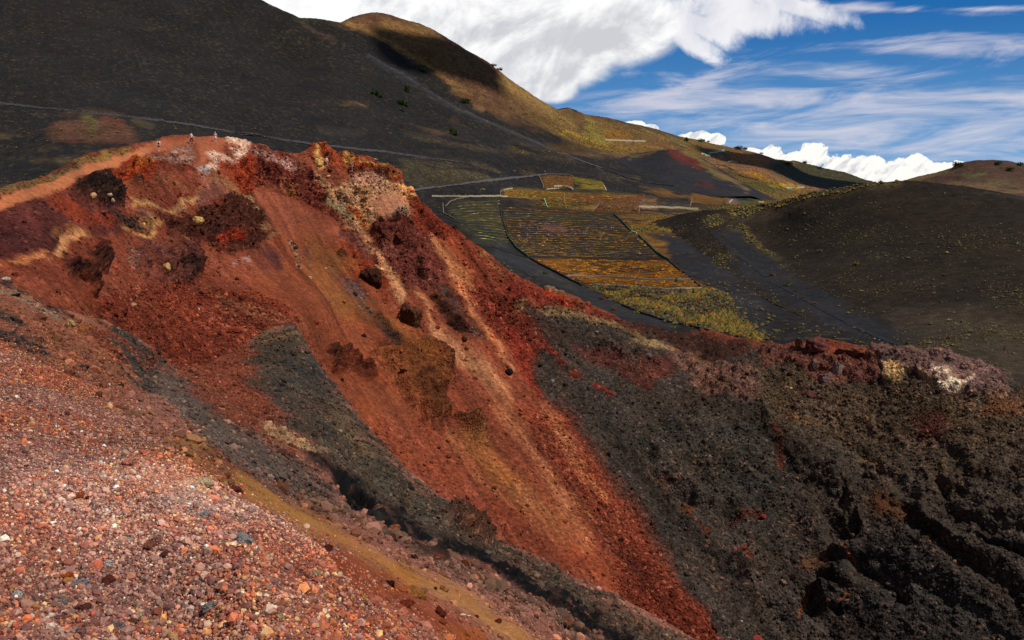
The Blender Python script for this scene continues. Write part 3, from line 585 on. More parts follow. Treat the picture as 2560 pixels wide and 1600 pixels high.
 ZG.L([(330,495),(420,515),(530,545)],26,(132,116,92),soft=4,disp=.8,il=1.05),
 ZG.L([(640,600),(680,650)],50,(34,22,20),disp=-1.5,il=1.05),
 ZG.P([(1050,800),(1400,810),(1700,870),(2100,930),(2300,1000),(2100,1080),(1900,1130),(1500,1010),(1200,900)],(66,42,34),soft=12,il=1.0,rough=.5),
 ZG.L([(60,670),(250,740),(480,745),(650,760)],110,(128,104,72),a=.85,speck=1.2,il=1.05,brk=.4),
 ZG.L([(650,760),(850,830),(1100,940),(1300,1015),(1520,1070)],46,(150,122,84),a=.9,il=1.05,speck=.9),
 ZG.L([(1520,1070),(1750,1110),(1950,1200)],60,(120,82,58),a=.8,il=1.0),
 # dark wall details
 ZG.L([(0,740),(100,860),(230,980),(400,1130)],80,(124,56,44),speck=1.4,a=.9,il=1.15),
 ZG.L([(-30,930),(60,1120),(170,1330),(240,1480)],120,(134,50,36),a=.9,il=1.1,speck=.9),
 ZG.L([(440,1170),(560,1290)],110,(116,46,36),a=.7,il=.95,speck=1.3,brk=.4),
 ZG.P([(100,720),(300,800),(520,900),(600,1000),(350,1000),(200,880)],(60,46,42),soft=14,il=.95),
 ZG.P([(520,980),(1000,1050),(1500,1180),(1520,1260),(1300,1460),(1000,1260),(700,1150)],(84,48,42),soft=16,il=DK,rough=.5),
 ZG.L([(820,990),(1000,1040),(1170,1120),(1230,1250)],80,(70,52,46),il=DK,rough=1.1,brk=.25),
 ZG.P([(1300,1180),(1470,1200),(1380,1420),(1290,1400)],(92,52,44),soft=10,il=DK,rough=.0),
 ZG.L([(720,1400),(880,1470)],60,(128,48,40),a=.8,il=.95,speck=1.3,brk=.5),
 ZG.P([(1500,1130),(2000,1150),(2419,1250),(2500,1512),(2200,1560),(1700,1420)],(108,78,68),soft=16,il=DK,rough=1.0,speck=1.0),
 ZG.L([(2250,1260),(2330,1340)],60,(150,124,96),a=.7,il=DK),
 ZH.P([(-100,660),(360,610),(720,690),(980,690),(1350,710),(1350,760),(1000,800),(980,930),(700,1000),(300,900),(-100,800)],(108,68,58),soft=10,il=DK,rough=.8,disp=.2,speck=.8),
 ZH.P([(960,690),(1100,680),(1230,680),(1560,695),(1800,770),(2100,840),(2280,960),(2300,1060),(2230,1130),(2000,1070),(1600,1000),(1400,860),(1340,880),(1040,920)],(104,80,76),soft=7,il=DK,rough=.55,disp=.7),
 ZH.P([(1020,780),(1150,810),(1300,860),(1340,870),(1240,900),(1080,932),(1040,860)],(206,168,118),soft=7,il=DK,rough=.5),
 ZH.L([(1480,900),(1560,990)],60,(190,150,108),a=.9,il=DK,soft=6),
 ZH.P([(1590,870),(1750,900),(1850,945),(2000,990),(1970,1070),(1700,1055),(1610,1010)],(206,178,152),soft=9,il=DK,rough=.5,brk=.6),
 ZH.L([(1400,900),(1500,1010),(1640,1060),(1980,1090)],34,(86,46,40),il=DK,rough=.2),
 ZH.P([(-100,860),(300,920),(700,1010),(1000,950),(1400,940),(1900,1110),(2300,1150),(2700,1300),(2700,1560),(1700,1512),(-100,1512)],(84,68,54),soft=30,il=DK,speck=1.6,rough=.45),
 ZH.L([(330,1320),(420,1370)],130,(150,104,58),soft=26,il=DK,a=.8,brk=.6),
 ZH.P([(1340,1290),(1590,1270),(1710,1400),(1660,1530),(1450,1530)],(80,42,36),soft=14,il=DK,rough=.0),
 ZH.L([(2130,1210),(2350,1200)],130,(150,92,54),soft=20,a=.8,il=DK),
 ZK.P([(300,0),(1500,-50),(2500,0),(2500,500),(1700,600),(1000,520),(600,300)],(72,60,48),soft=60,il=DK,a=.6,brk=.05),
 ZK.P([(700,700),(1700,560),(2000,900),(1500,1000),(900,950)],(62,52,42),soft=60,il=DK,a=.5,brk=.06),
 ZK.P([(-100,200),(800,100),(1000,500),(700,760),(300,480),(0,350)],(56,52,47),soft=40,il=DK,speck=1.2,a=.8),
 ZK.L([(150,530),(280,640),(380,730),(450,790)],80,(100,52,32),a=.8,il=DK,rough=.5,brk=.4),
 ZK.L([(600,790),(690,730),(780,720)],60,(92,40,32),a=.6,il=DK,brk=.5),
 ZK.L([(600,970),(700,950)],50,(112,46,32),a=.8,il=DK,brk=.5),
 ZK.L([(1400,370),(1500,390)],100,(112,88,54),a=.5,il=DK,soft=18,brk=.5),
 ZK.L([(1700,440),(1880,420)],120,(98,84,54),a=.5,il=DK,soft=18,brk=.5),
 ZK.L([(2080,260),(2330,280)],60,(112,90,56),a=.5,il=DK,brk=.5),
 ZK.L([(1550,660),(1620,690)],120,(112,74,48),a=.7,il=DK),
 ZK.L([(900,220),(910,400)],40,(88,46,38),a=.8,il=DK),
 # gullies and lava blocks
 ZK.L([(0,350),(120,470),(300,600),(600,790)],40,None,soft=14,disp=-1.3,warp=1.5), ZK.L([(60,300),(300,520),(620,720)],60,None,soft=26,disp=.9,warp=1.5),
 ZK.L([(700,150),(950,420),(1150,620),(1330,820)],60,None,soft=30,disp=-1.1,warp=2), ZK.L([(850,120),(1150,430),(1400,700)],70,None,soft=30,disp=1.2,warp=2),
 ZK.L([(1250,150),(1550,450),(1900,700)],50,None,soft=26,disp=-1.1,warp=2), ZK.L([(1750,250),(2100,520),(2419,640)],60,None,soft=26,disp=-1.0,warp=2), ZK.L([(300,800),(600,1200),(900,1512)],60,None,soft=30,disp=-1.0,warp=2), ZK.L([(700,900),(1000,1250),(1200,1512)],60,None,soft=30,disp=-1.0,warp=2), ZK.L([(1500,1000),(1900,1300),(2300,1512)],50,None,soft=24,disp=-1.0,warp=2),
 ZK.L([(1680,650),(1750,800),(1850,900),(1980,1010),(2100,1080),(2250,1180),(2380,1280)],64,None,soft=26,disp=-2.1,warp=2.2),
 ZK.L([(1760,660),(1860,790),(2000,900),(2150,1010)],90,None,soft=16,disp=1.2),
 ZK.L([(1870,560),(1980,680),(2080,770),(2200,800),(2400,840)],56,None,soft=22,disp=-1.9,warp=2.2),
 ZK.L([(2100,850),(2300,950),(2500,1000)],30,None,soft=9,disp=-1.8),
 ZK.L([(1390,990),(1460,1100),(1580,1190)],76,None,soft=24,disp=-1.9,warp=2.2),
 ZK.L([(1085,1210),(1060,1300)],70,None,soft=22,disp=-1.9,warp=2.2),
 ZK.L([(1260,1240),(1235,1370)],34,None,soft=18,warp=2,disp=-1.6),
 ZK.L([(1130,1060),(1200,1080)],60,None,soft=18,warp=2,disp=-2.4),
 ZK.L([(1210,910),(1270,960)],50,None,soft=18,warp=2,disp=-1.6),
 ZK.L([(490,1020),(560,1070),(630,1100)],46,None,soft=18,warp=2,disp=-1.6),
 ZK.L([(600,1020),(680,1060)],70,None,soft=12,disp=1.4),
 ZK.L([(1170,1160),(1230,1250)],120,(46,44,42),soft=14,disp=1.7,il=DK,rough=.6),
 ZK.L([(1250,1020),(1300,1090)],110,(46,44,42),soft=14,disp=1.4,il=DK,rough=.6),
 ZK.L([(1240,900),(1360,900)],80,None,soft=12,disp=1.6),
 ZK.L([(1420,480),(1460,500)],56,None,soft=18,warp=2,disp=-2.0), ZK.L([(1290,600)],50,None,soft=18,warp=2,disp=-2.0),
 ZK.L([(1340,720),(1380,790)],50,None,soft=9,disp=-1.8),
 ZK.L([(1300,900),(1350,970)],16,(136,74,46),il=DK,soft=4), ZK.L([(1070,1170),(1020,1290),(970,1390)],18,(120,70,46),il=DK,soft=5), ZK.L([(1245,1270),(1310,1215)],14,(136,74,46),il=DK,soft=4),
 ZK.L([(1030,1010),(1150,960)],90,(96,66,46),il=DK,a=.7),
 ZK.P([(1400,900),(1700,900),(2100,1150),(2419,1400),(2419,1650),(1500,1650),(1400,1300)],(50,47,45),soft=40,il=DK,a=.8),
 # red tongue running out at the bottom
 ZK.P([(-60,820),(0,860),(100,1010),(200,1160),(330,1270),(440,1340),(500,1540),(400,1700),(100,1600),(-200,1300)],(132,62,46),soft=18,speck=1.4,il=1.22),
 ZK.L([(420,1400),(480,1480),(560,1560)],60,(130,58,42),a=.7,speck=1.3,brk=.4,il=1.05),
]
CRATER = Patch('crater_slope', cr_crest, [(-300,1000),(300,1000),(700,1300),(1300,1740),(2800,1740)], -300, 2800, 2.2, cr_ctrl, cr_ops, M_CRATER, (146,76,54), illum=1.22,
  rough0=.16, speck0=.6, big=(.012,.8), rockf=.28, rocka=1.6, fine=(1.0,.12), wf=.13, wamp=20, back=(110,.62,34), flow=(.56,-.83), flowa=.55,
  dots=[(2.6,.66,(206,140,108),.7,0),(2.1,.6,(58,30,24),.7,1)], split_path='path', tint=(.88,.81,.72))

# ================================================================== VALLEY, VOLCANO AND FAR RIDGE
va_crest = [(-500,-330),(-100,-200),(0,-165),(300,-100),(500,-55),(640,-12),(670,4),(700,18),(735,34),(750,41),(790,43),(820,49),(850,55),(880,41),(905,33),(930,29),(945,29),(975,34),(1010,46),(1050,56),(1080,69),(1120,93),(1170,124),(1220,151),(1255,178),(1290,205),(1330,232),(1365,254),(1395,270),(1420,267),(1440,275),(1460,285),(1510,292),(1545,300),(1570,308),(1640,320),(1700,339),(1760,352),(1820,365),(1870,376),(1900,384),(1940,398),(1985,402),(2010,408),(2060,422),(2110,432),(2160,448),(2190,455),(2240,470),(2400,500),(2800,540)]
va_ctrl = [(-500,-300,1200),(0,-150,1150),(300,-90,1130),(670,5,1080),(760,42,1060),(850,55,1090),(930,30,1160),(1100,85,1160),(1240,160,1160),(1400,270,1250),(1460,286,1400),(1555,307,1500),(1714,342,1700),(1883,380,1880),(1968,402,1900),(2180,455,1900),(2400,500,1900),(2800,540,1900),
 (-500,200,540),(0,265,560),(300,290,590),(600,340,640),(1180,410,720),(0,400,440),(0,480,340),(300,350,490),(640,370,580),(1000,450,610),(1100,480,590),(1300,430,765),(1200,600,430),(1300,690,380),(1600,800,300),(1900,860,262),(2200,880,250),(2560,960,220),(2800,1040,205),
 (1400,480,690),(1400,530,600),(1400,600,490),(1500,700,385),(1700,500,740),(1700,560,580),(1800,650,430),(1900,480,900),(2050,480,1250),(1600,350,1280),(1450,350,1060),(1800,420,1250),(1300,350,920),(1100,250,980),(900,200,930),(600,200,840),(300,200,740),(0,150,720),(300,50,930),(700,150,960),(1000,150,1060),(1250,300,980),(1500,420,860),(2000,440,1600),
 (700,600,380),(0,650,230),(1000,760,300),(1500,950,230),(2200,1000,200),(2300,600,640),(2600,700,480)]
VI = 1.12
va_ops = [
 # far ridge ground
 ZC.P([(400,240),(600,300),(900,350),(1100,420),(1400,480),(1700,530),(2000,580),(2500,700),(3500,1000),(3500,1250),(2419,1200),(1900,900),(1600,640),(1300,650),(1100,720),(800,700),(500,560),(200,400)],(112,88,48),soft=9,rough=.1,speck=.9),
 ZC.L([(430,260),(560,290)],50,(106,92,50),a=.8),
 ZC.L([(600,330),(900,370),(1100,440)],60,(104,66,42),a=.7,brk=.02),
 ZC.L([(700,420),(760,500),(900,560)],120,(146,132,54),a=.7,soft=16),
 ZC.L([(930,510),(1060,530)],110,(142,98,40),a=.85,soft=10),
 ZC.L([(1050,650),(1400,620)],90,(140,104,46),a=.7,soft=12),
 ZC.L([(1150,480),(1450,560),(1700,600)],60,(134,118,62),a=.6,brk=.02),
 ZC.L([(1480,570),(1560,590)],26,(64,76,36),a=.9),
 ZC.L([(1300,570),(1500,620)],50,(118,76,52),a=.7),
 ZC.P([(400,500),(560,470),(700,530),(960,660),(1100,710),(850,650),(600,590)],(164,134,34),soft=6,brk=.03),
 ZC.P([(300,590),(600,600),(950,670),(940,680),(650,680),(330,670)],(76,60,34),soft=6),
 ZW.L([(900,410),(1030,440),(1180,470)],90,(150,92,38),soft=9), ZW.L([(650,430),(760,450)],60,(140,100,70),a=.7),
 ZW.L([(950,570),(1100,600),(1200,640)],90,(156,110,34),soft=12,brk=.03),
 ZW.L([(1240,690),(1430,690),(1520,700)],50,(172,138,40),soft=6),
 ZW.L([(640,500),(900,520),(1130,530),(1230,580),(1400,660),(1560,700),(1700,745)],40,(144,98,70),soft=8,a=.9),
 ZW.L([(760,560),(900,580)],70,(72,60,46),a=.8),
 ZW.P([(1150,520),(1300,470),(1400,470),(1570,470),(1800,550),(2240,650),(2100,760),(1980,785),(1750,745),(1560,690),(1400,640),(1250,570)],(62,60,34),soft=9,rough=.3,speck=.8),
 ZW.L([(1000,690),(1150,690),(1300,730)],60,(70,78,32),a=.85), ZW.L([(1000,760),(1400,780),(1800,790)],50,(110,90,40),a=.7),
 ZW.L([(900,850),(1300,860)],30,(84,92,36),a=.7),
 ZW.L([(950,720),(1500,760),(1900,770)],24,(64,60,44),a=.7,brk=.03),
 # brown volcano shoulder
 ZR.P([(560,170),(640,165),(790,95),(920,80),(1030,100),(1180,150),(1330,205),(1500,315),(1780,465),(1900,555),(2150,715),(2290,800),(2500,900),(2500,1010),(2300,965),(2000,905),(1800,850),(1550,690),(1400,570),(1250,490),(1050,360),(900,280),(750,215)],(104,78,48),soft=8,rough=.1,speck=.9,warp=1.4),
 ZR.L([(800,140),(1000,130),(1150,170)],70,(86,58,42),a=.8,soft=14),
 ZR.L([(1000,200),(1150,220),(1300,260)],90,(134,102,58),a=.9,soft=18),
 ZR.L([(700,175),(830,220),(950,290),(1150,400),(1250,455),(1450,580),(1620,700)],26,(146,114,64),a=.9,soft=6),
 ZR.L([(1600,330),(1750,450),(1850,540)],50,(110,68,46),a=.8,soft=10),
 ZR.L([(1900,600),(2050,700),(2200,810),(2390,940)],80,(142,114,62),a=.9,soft=16),
 ZR.P([(1350,530),(1700,560),(1900,720),(2300,965),(1950,900),(1600,770)],(98,70,48),soft=14,brk=.015),
 ZR.L([(1450,600),(1600,720),(1700,800)],70,(104,84,54),a=.6,brk=.02),
 # dark cone
 ZT.L([(300,100),(500,300),(400,500)],600,(40,36,35),soft=100,a=.8),
 ZR.L([(620,790),(730,780),(830,800)],40,(84,68,50),a=.6,brk=.03,soft=9), ZR.L([(760,765),(820,800)],12,(130,104,66),a=.8),
 ZR.L([(1150,880),(1230,910),(1300,960),(1360,1000)],50,(98,78,56),a=.75,soft=12,brk=.03), ZR.L([(1400,1000),(1550,1000),(1640,1030)],60,(76,62,50),a=.6,brk=.03),
 ZR.L([(1500,920),(1560,1000)],60,(74,60,50),a=.5,brk=.03), ZR.L([(1660,800),(1720,820)],50,(122,92,60),a=.8),
 ZR.L([(1850,880),(2000,930),(2300,1010)],50,(86,66,46),a=.6,brk=.02),
 ZR.L([(500,970),(650,990),(800,1000)],60,(56,52,46),a=.6,brk=.03),
 ZR.L([(1100,1080),(1500,1100),(2000,1150)],120,(68,60,50),a=.7,brk=.02,speck=1.0), ZR.L([(1800,1060),(1980,1110),(2120,1140)],34,(34,34,38),a=.9),
 ZR.L([(850,420),(1000,500),(1250,650),(1550,850),(1900,985),(2200,1130)],40,(50,50,55),a=.9), ZR.L([(850,405),(1000,490),(1250,640),(1550,830),(1900,970),(2200,1110),(2400,1210)],7,(82,80,80),a=.6,soft=2.5,warp=.2),
 ZR.L([(330,140),(450,220),(600,300)],30,(70,58,48),a=.7), ZR.L([(700,240),(820,260)],10,(130,118,104),a=.5,brk=.03), ZR.L([(100,20),(170,45)],8,(140,134,130),a=.8,soft=2,warp=.1),
 ZR.L([(300,130),(450,135),(620,165)],30,(46,52,40),a=.9),
 ZR.P([(1100,1180),(1500,1230),(1900,1270),(2100,1300),(1800,1380),(1250,1430),(1100,1350)],(66,60,48),soft=14,brk=.03,speck=1.2,a=.8),
 ZV.P([(-100,0),(700,0),(1250,70),(700,140),(100,200)],(60,56,44),soft=12,brk=.03,speck=1.2,a=.8),
 ZC.L([(0,620),(300,700),(700,830),(1000,950)],120,(60,54,44),a=.6,brk=.02,speck=1.0), ZC.L([(830,840),(1000,930),(1180,960)],60,(96,80,46),a=.7,brk=.03),
 ZC.L([(480,700),(650,690),(900,680),(1050,720)],50,(92,74,56),a=.7,brk=.03),
 # left mound, scrub
 ZA.P([(530,400),(640,340),(900,350),(1130,375),(1250,500),(1270,640),(1000,720),(700,700),(560,620),(470,520)],(92,64,48),soft=22,rough=.3,speck=.9,brk=.015,warp=2),
 ZA.L([(830,360),(890,480),(800,600)],130,(98,88,52),a=.8,brk=.03), ZA.L([(1000,400),(1120,480)],110,(104,62,46),a=.8), ZA.L([(1300,400),(1420,440)],90,(74,66,48),a=.7,brk=.03),
 ZA.L([(0,580),(200,660),(400,730),(640,790)],130,(84,72,46),a=.85,soft=18,brk=.04), ZA.L([(-100,760),(200,850),(450,900)],150,(34,34,34),a=.8,soft=18), ZA.L([(0,760),(250,820)],40,(60,52,36),a=.5,brk=.05),
 # vineyards
 ZV.P([(1330,80),(1450,72),(1640,92),(1630,200),(1370,215)],(104,74,34),soft=3,warp=.3), ZV.P([(1640,95),(1910,125),(1945,230),(1630,215)],(116,100,34),soft=4,warp=.4,brk=.06),
 ZV.P([(960,205),(1100,205),(1350,215),(1900,250),(2310,270),(2260,370),(1880,350),(1560,330),(1350,300),(960,290)],(100,78,32),soft=4,warp=.4), ZV.P([(1560,250),(1900,270),(2310,275),(2250,368),(1880,345),(1560,330)],(106,68,38),soft=4,warp=.3),
 ZV.P([(960,300),(1360,310),(1560,340),(1570,400),(1400,400),(960,370)],(60,52,36),soft=5,brk=.05), ZV.P([(1380,310),(1550,330),(1570,400),(1400,400)],(96,72,32),soft=4),
 ZV.P([(1560,340),(1880,352),(1820,420),(1575,400)],(124,98,52),soft=3,brk=.08,warp=.3), ZV.P([(1880,352),(2260,376),(2250,440),(1830,420)],(88,48,36),soft=2.5,warp=.2),
 ZV.P([(950,380),(1550,400),(2020,450),(2210,660),(2419,820),(2848,1160),(1720,1130),(1430,990),(1210,880),(1000,680)],(43,38,36),soft=3,warp=.3,speck=.2),
 ZV.P([(955,385),(1550,405),(2010,455),(2120,560),(1600,580),(980,560)],(74,56,34),soft=6,brk=.06,a=.6), ZV.L([(1370,610),(1520,640)],80,(112,76,64),a=.8,soft=9),
 ZV.P([(1225,885),(1800,905),(2520,900),(2770,1075),(2300,1070),(1570,1040),(1430,985)],(112,74,28),soft=6,brk=.05,a=.9), ZV.P([(1570,1050),(2400,1080),(2790,1080),(2850,1165),(2400,1170),(1780,1130)],(108,72,32),soft=4),
 ZV.P([(470,320),(940,310),(950,480),(1000,680),(1040,800),(700,760),(560,560),(480,440)],(50,50,42),soft=8), ZV.P([(500,330),(930,320),(950,500),(990,640),(800,560),(560,480)],(76,66,34),soft=8,brk=.06,a=.8),
 ZV.P([(2050,460),(2250,440),(2700,470),(3000,560),(2900,700),(2800,740),(2450,820),(2230,670)],(106,78,36),soft=8,brk=.05), ZV.P([(2290,660),(2560,700),(2620,820),(2560,900),(2419,830)],(134,92,32),soft=5,brk=.07),
 ZV.P([(2260,290),(2419,290),(2419,370),(2270,370)],(128,92,72),soft=5),
 ZW.P([(0,720),(300,750),(500,800),(830,810),(860,870),(250,860),(0,870)],(104,78,38),soft=6,brk=.04), ZW.P([(470,800),(700,800),(830,840),(780,870),(490,860)],(112,78,34),soft=4), ZW.P([(230,830),(480,850),(470,905),(200,900)],(46,44,44),soft=4), ZW.L([(860,850),(930,880)],60,(120,90,84),a=.9),
 ZW.P([(0,920),(560,920),(700,960),(560,1060),(380,1180),(0,1180)],(108,82,40),soft=8,brk=.05), ZW.P([(0,660),(200,690),(900,700),(1150,830),(900,830),(500,790),(0,720)],(44,43,46),soft=6),
 ZW.L([(600,980),(560,1060)],140,(74,64,44),a=.7,brk=.06),
 ZW.P([(-400,880),(600,930),(900,860),(1250,850),(1500,860),(1200,930),(700,1010),(520,1100),(380,1200),(0,1210),(-200,1050)],(98,78,40),soft=20,brk=.02,speck=1.3,a=.8,warp=1.5),
 ZV.P([(950,280),(2350,260),(2500,330),(2300,460),(1000,400)],(92,72,36),soft=16,brk=.03,speck=1.2,a=.6,warp=1.5),
 # scrub land and smooth ash below
 ZG.P([(680,465),(1000,490),(1790,490),(1950,480),(2060,560),(2130,740),(2390,880),(2370,990),(2200,950),(1900,880),(1600,820),(1300,740),(1000,620)],(80,72,44),soft=10,brk=.08,speck=1.2), ZG.L([(1800,440),(1900,500),(1700,520)],90,(126,84,38),a=.8,brk=.08),
 ZG.L([(1500,560),(1800,560)],120,(96,60,42),a=.5,brk=.06), ZG.L([(1300,720),(1700,800),(2100,880)],90,(96,96,52),a=.7,brk=.1),
 ZG.L([(-100,160),(200,280),(400,400),(700,540),(900,640),(1200,745),(1500,800)],130,(46,47,51),soft=14,speck=.2), ZG.L([(60,220),(300,350),(600,500)],40,(64,60,52),a=.5,brk=.06),
 ZW.P([(60,1190),(400,1170),(600,1080),(680,1110),(800,1250),(1200,1560),(400,1560),(330,1400),(230,1250)],(42,42,46),soft=9,speck=.25), ZG.P([(1500,200),(1900,-60),(2000,0),(2419,330),(2419,900),(2130,750),(2050,560),(1800,430)],(42,42,46),soft=12,speck=.35),
]
def dotset(i): return [(.62,.72,(110,100,78),.7,0)]
VALLEY = Patch('hillside', va_crest, [(-500,620),(0,620),(400,480),(700,520),(1000,600),(1200,760),(1600,930),(2200,1000),(2800,1080)], -500, 2800, 2.2, va_ctrl, va_ops, M_FAR, (37,35,35), illum=VI,
  rough0=.03, speck0=.55, big=(.004,2.0), rockf=.05, rocka=3.0, fine=(.25,.35), wf=.035, wamp=9, back=(500,.5,30), flow=(.45,-.9), flowa=.12, dots=[(.28,.42,(40,34,22),.55,0),(.45,.5,(150,124,60),.5,1)], tint=(.92,.86,.88))

# ================================================================== SMALL CINDER CONE
CONE = Patch('cinder_cone', [(1400,470),(1470,430),(1520,402),(1560,392),(1600,382),(1640,376),(1680,374),(1710,377),(1735,386),(1765,400),(1790,416),(1840,446),(1880,470),(1940,500)], [(1400,480),(1500,492),(1700,492),(1880,490),(1940,512)], 1400, 1940, 1.6,
 [(1400,470,900),(1520,402,960),(1680,374,985),(1790,416,970),(1880,470,900),(1940,500,850),(1600,440,890),(1700,430,890),(1500,490,800),(1700,492,790),(1880,490,800)],
 [ZW.P([(250,365),(400,345),(500,400),(640,500),(560,545),(400,490),(300,420)],(104,48,40),soft=9,rough=.3), ZW.L([(-100,430),(0,405),(120,370),(300,350)],24,(104,84,54),a=.8),
  ZW.L([(420,352),(520,420),(640,500),(760,590),(900,670),(1000,740)],60,(116,94,52),soft=8,brk=.05), ZW.L([(600,520),(700,600)],60,(110,108,56),a=.7,brk=.08), ZW.L([(540,690),(680,695)],70,(80,46,38),a=.8,brk=.06)],
 M_FAR, (46,45,49), illum=VI, rough0=.03, speck0=.3, big=(.01,.6), rockf=.06, rocka=2.0, fine=(.3,.3), wf=.05, wamp=8, back=(160,.5,20), dots=None)

# ================================================================== RIGHT HILLS
HILL = Patch('dark_hill', [(1600,560),(1650,545),(1700,532),(1760,522),(1840,515),(1920,508),(1980,496),(2050,480),(2120,468),(2200,459),(2250,456),(2300,457),(2400,468),(2480,480),(2560,493),(2800,535)],
 [(1600,570),(1650,590),(1700,625),(1800,690),(1900,745),(2000,795),(2100,850),(2200,900),(2560,1010),(2800,1080)], 1600, 2800, 2.0,
 [(1600,560,560),(1760,522,520),(1900,510,490),(2000,490,460),(2200,459,430),(2290,456,425),(2400,468,415),(2560,493,400),(2800,535,380),(1650,590,520),(1800,690,386),(1900,745,336),(2000,795,300),(2100,850,268),(2200,900,240),(2560,1010,200),(2800,1080,190),(1800,600,450),(1950,620,420),(2200,650,355),(2400,700,315),(2560,800,262),(2200,780,295),(2400,850,250)],
 [ZW.L([(900,930),(1300,850),(1700,770),(2100,680),(2419,640)],120,(84,68,46),a=.9,soft=12,speck=1.2), ZW.P([(560,970),(800,940),(1100,900),(1500,860),(1700,900),(1300,1000),(900,1040),(640,1050)],(66,54,42),soft=14,a=.8,speck=1.0),
  ZW.L([(640,1020),(800,1090),(950,1120),(1080,1260),(1250,1430),(1400,1540)],150,(78,70,48),a=.8,brk=.06,speck=1.3), ZW.P([(740,1130),(960,1120),(1180,1380),(1400,1600),(1200,1600),(900,1330)],(42,42,46),soft=9,speck=.2),
  ZH.L([(-200,-150),(300,150),(700,400),(1300,640)],260,(42,42,46),soft=24,speck=.25), ZH.P([(1100,280),(1800,260),(2419,330),(2700,600),(2419,1000),(2000,830),(1500,680),(1200,500)],(66,56,46),soft=30,a=.8),
  ZD.L([(1900,680),(2419,730)],40,(60,56,48),a=.6)],
 M_FAR, (42,35,28), illum=1.1, rough0=.08, speck0=.8, big=(.012,1.6), rockf=.07, rocka=2.4, fine=(.35,.25), wf=.06, wamp=9, back=(120,.35,24), dots=None)
HILL2 = Patch('far_hill', [(2080,500),(2130,484),(2170,472),(2210,464),(2260,448),(2300,438),(2340,429),(2380,417),(2410,403),(2440,398),(2480,397),(2520,401),(2560,409),(2640,425),(2800,470)], [(2080,530),(2800,580)], 2080, 2800, 1.8,
 [(2080,500,760),(2200,466,720),(2340,429,690),(2440,398,680),(2560,410,660),(2800,470,620),(2080,530,720),(2300,530,580),(2560,550,520),(2800,580,480)],
 [ZD.P([(800,700),(1000,600),(1300,520),(1700,440),(1700,560),(1300,600),(1000,660)],(92,76,46),soft=9,brk=.03), ZD.L([(1700,420),(1800,430)],60,(40,48,24),a=.9,rough=.8,disp=1.2), ZD.L([(1900,510),(2050,520)],90,(96,96,46),a=.7,brk=.05), ZD.L([(2100,590),(2350,590)],110,(84,72,44),a=.6,brk=.04), ZD.L([(1600,620),(2000,640),(2419,690)],60,(104,84,60),a=.7,brk=.03)],
 M_FAR, (76,56,44), illum=1.0, rough0=.12, speck0=.8, big=(.01,1.0), rockf=.05, rocka=2.5, fine=(.3,.4), wf=.05, wamp=9, back=(250,.4,20), dots=None)
sea = mesh_from('sea', [(-40000,-40000,-420),(40000,-40000,-420),(40000,50000,-420),(-40000,50000,-420)], [(0,1,2,3)], smooth=False)
tag(link('sea', sea, plain_mat('sea_water', (30,52,78), .25, .01, .1)), kind='structure')
#@@OBJECTS@@
# ================================================================== LOOSE STONE AND PLANT HELPERS
def ico(sub):
    bm = bmesh.new(); bmesh.ops.create_icosphere(bm, subdivisions=sub, radius=1.0)
    V = np.array([v.co[:] for v in bm.verts]); Fa = np.array([[v.index for v in f.verts] for f in bm.faces]); bm.free(); return V, Fa
def rock_shape(sub, seed, planes=11, bump=.12):
    V, Fa = ico(sub); r = np.random.default_rng(seed)
    V = V * np.array([1.0, r.uniform(.7, .95), r.uniform(.55, .85)])
    for _ in range(planes):
        d = r.normal(size=3); d /= np.linalg.norm(d); o = r.uniform(.45, .78)
        e = V @ d - o; V = V - np.where(e > 0, e, 0)[:, None] * d * .92
    if bump:
        V = V * (1 + bump * fbm(V + seed, 1.6, 4, .6, seed)[:, None])
    return V, Fa
ROCK_S = [rock_shape(1, 300 + i, 6, .0) for i in range(10)]
ROCK_M = [rock_shape(2, 400 + i, 9, .10) for i in range(8)]
OCT = (np.array([[1,0,0],[-1,0,0],[0,1,0],[0,-1,0],[0,0,1],[0,0,-.6]], float), np.array([[0,2,4],[2,1,4],[1,3,4],[3,0,4],[2,0,5],[1,2,5],[3,1,5],[0,3,5]]))
def rand_rot(n, tilt=True):
    if tilt:
        q = rng.normal(size=(n, 4)); q /= np.linalg.norm(q, axis=1, keepdims=True)
        w_, x, y, z = q.T
        return np.stack([1-2*(y*y+z*z), 2*(x*y-z*w_), 2*(x*z+y*w_), 2*(x*y+z*w_), 1-2*(x*x+z*z), 2*(y*z-x*w_), 2*(x*z-y*w_), 2*(y*z+x*w_), 1-2*(x*x+y*y)], 1).reshape(n, 3, 3)
    a = rng.uniform(0, 2 * math.pi, n); c, s_ = np.cos(a), np.sin(a); o = np.zeros(n); i = np.ones(n)
    return np.stack([c, -s_, o, s_, c, o, o, o, i], 1).reshape(n, 3, 3)
def assemble(protos, pos, size, cols, tilt=True, squash=None, jitter=0.0):
    VV, FF, CC = [], [], []; off = 0
    which = rng.integers(0, len(protos), len(pos))
    for k, (V, Fa) in enumerate(protos):
        m = np.nonzero(which == k)[0]
        if not len(m): continue
        R = rand_rot(len(m), tilt)
        v = np.broadcast_to(V[None], (len(m), *V.shape)).copy()
        if jitter: v = v * (1 + jitter * rng.uniform(-1, 1, v.shape))
        v = np.einsum('nij,nkj->nki', R, v) * size[m][:, None, None]
        if squash is not None: v[:, :, 2] *= squash
        v = v + pos[m][:, None, :]
        VV.append(v.reshape(-1, 3)); n = V.shape[0]
        FF.append((Fa[None] + (np.arange(len(m)) * n)[:, None, None]).reshape(-1, 3) + off); off += len(m) * n
        CC.append(np.repeat(cols[m], n, 0))
    return np.concatenate(VV), np.concatenate(FF), np.clip(np.concatenate(CC), .002, .85)
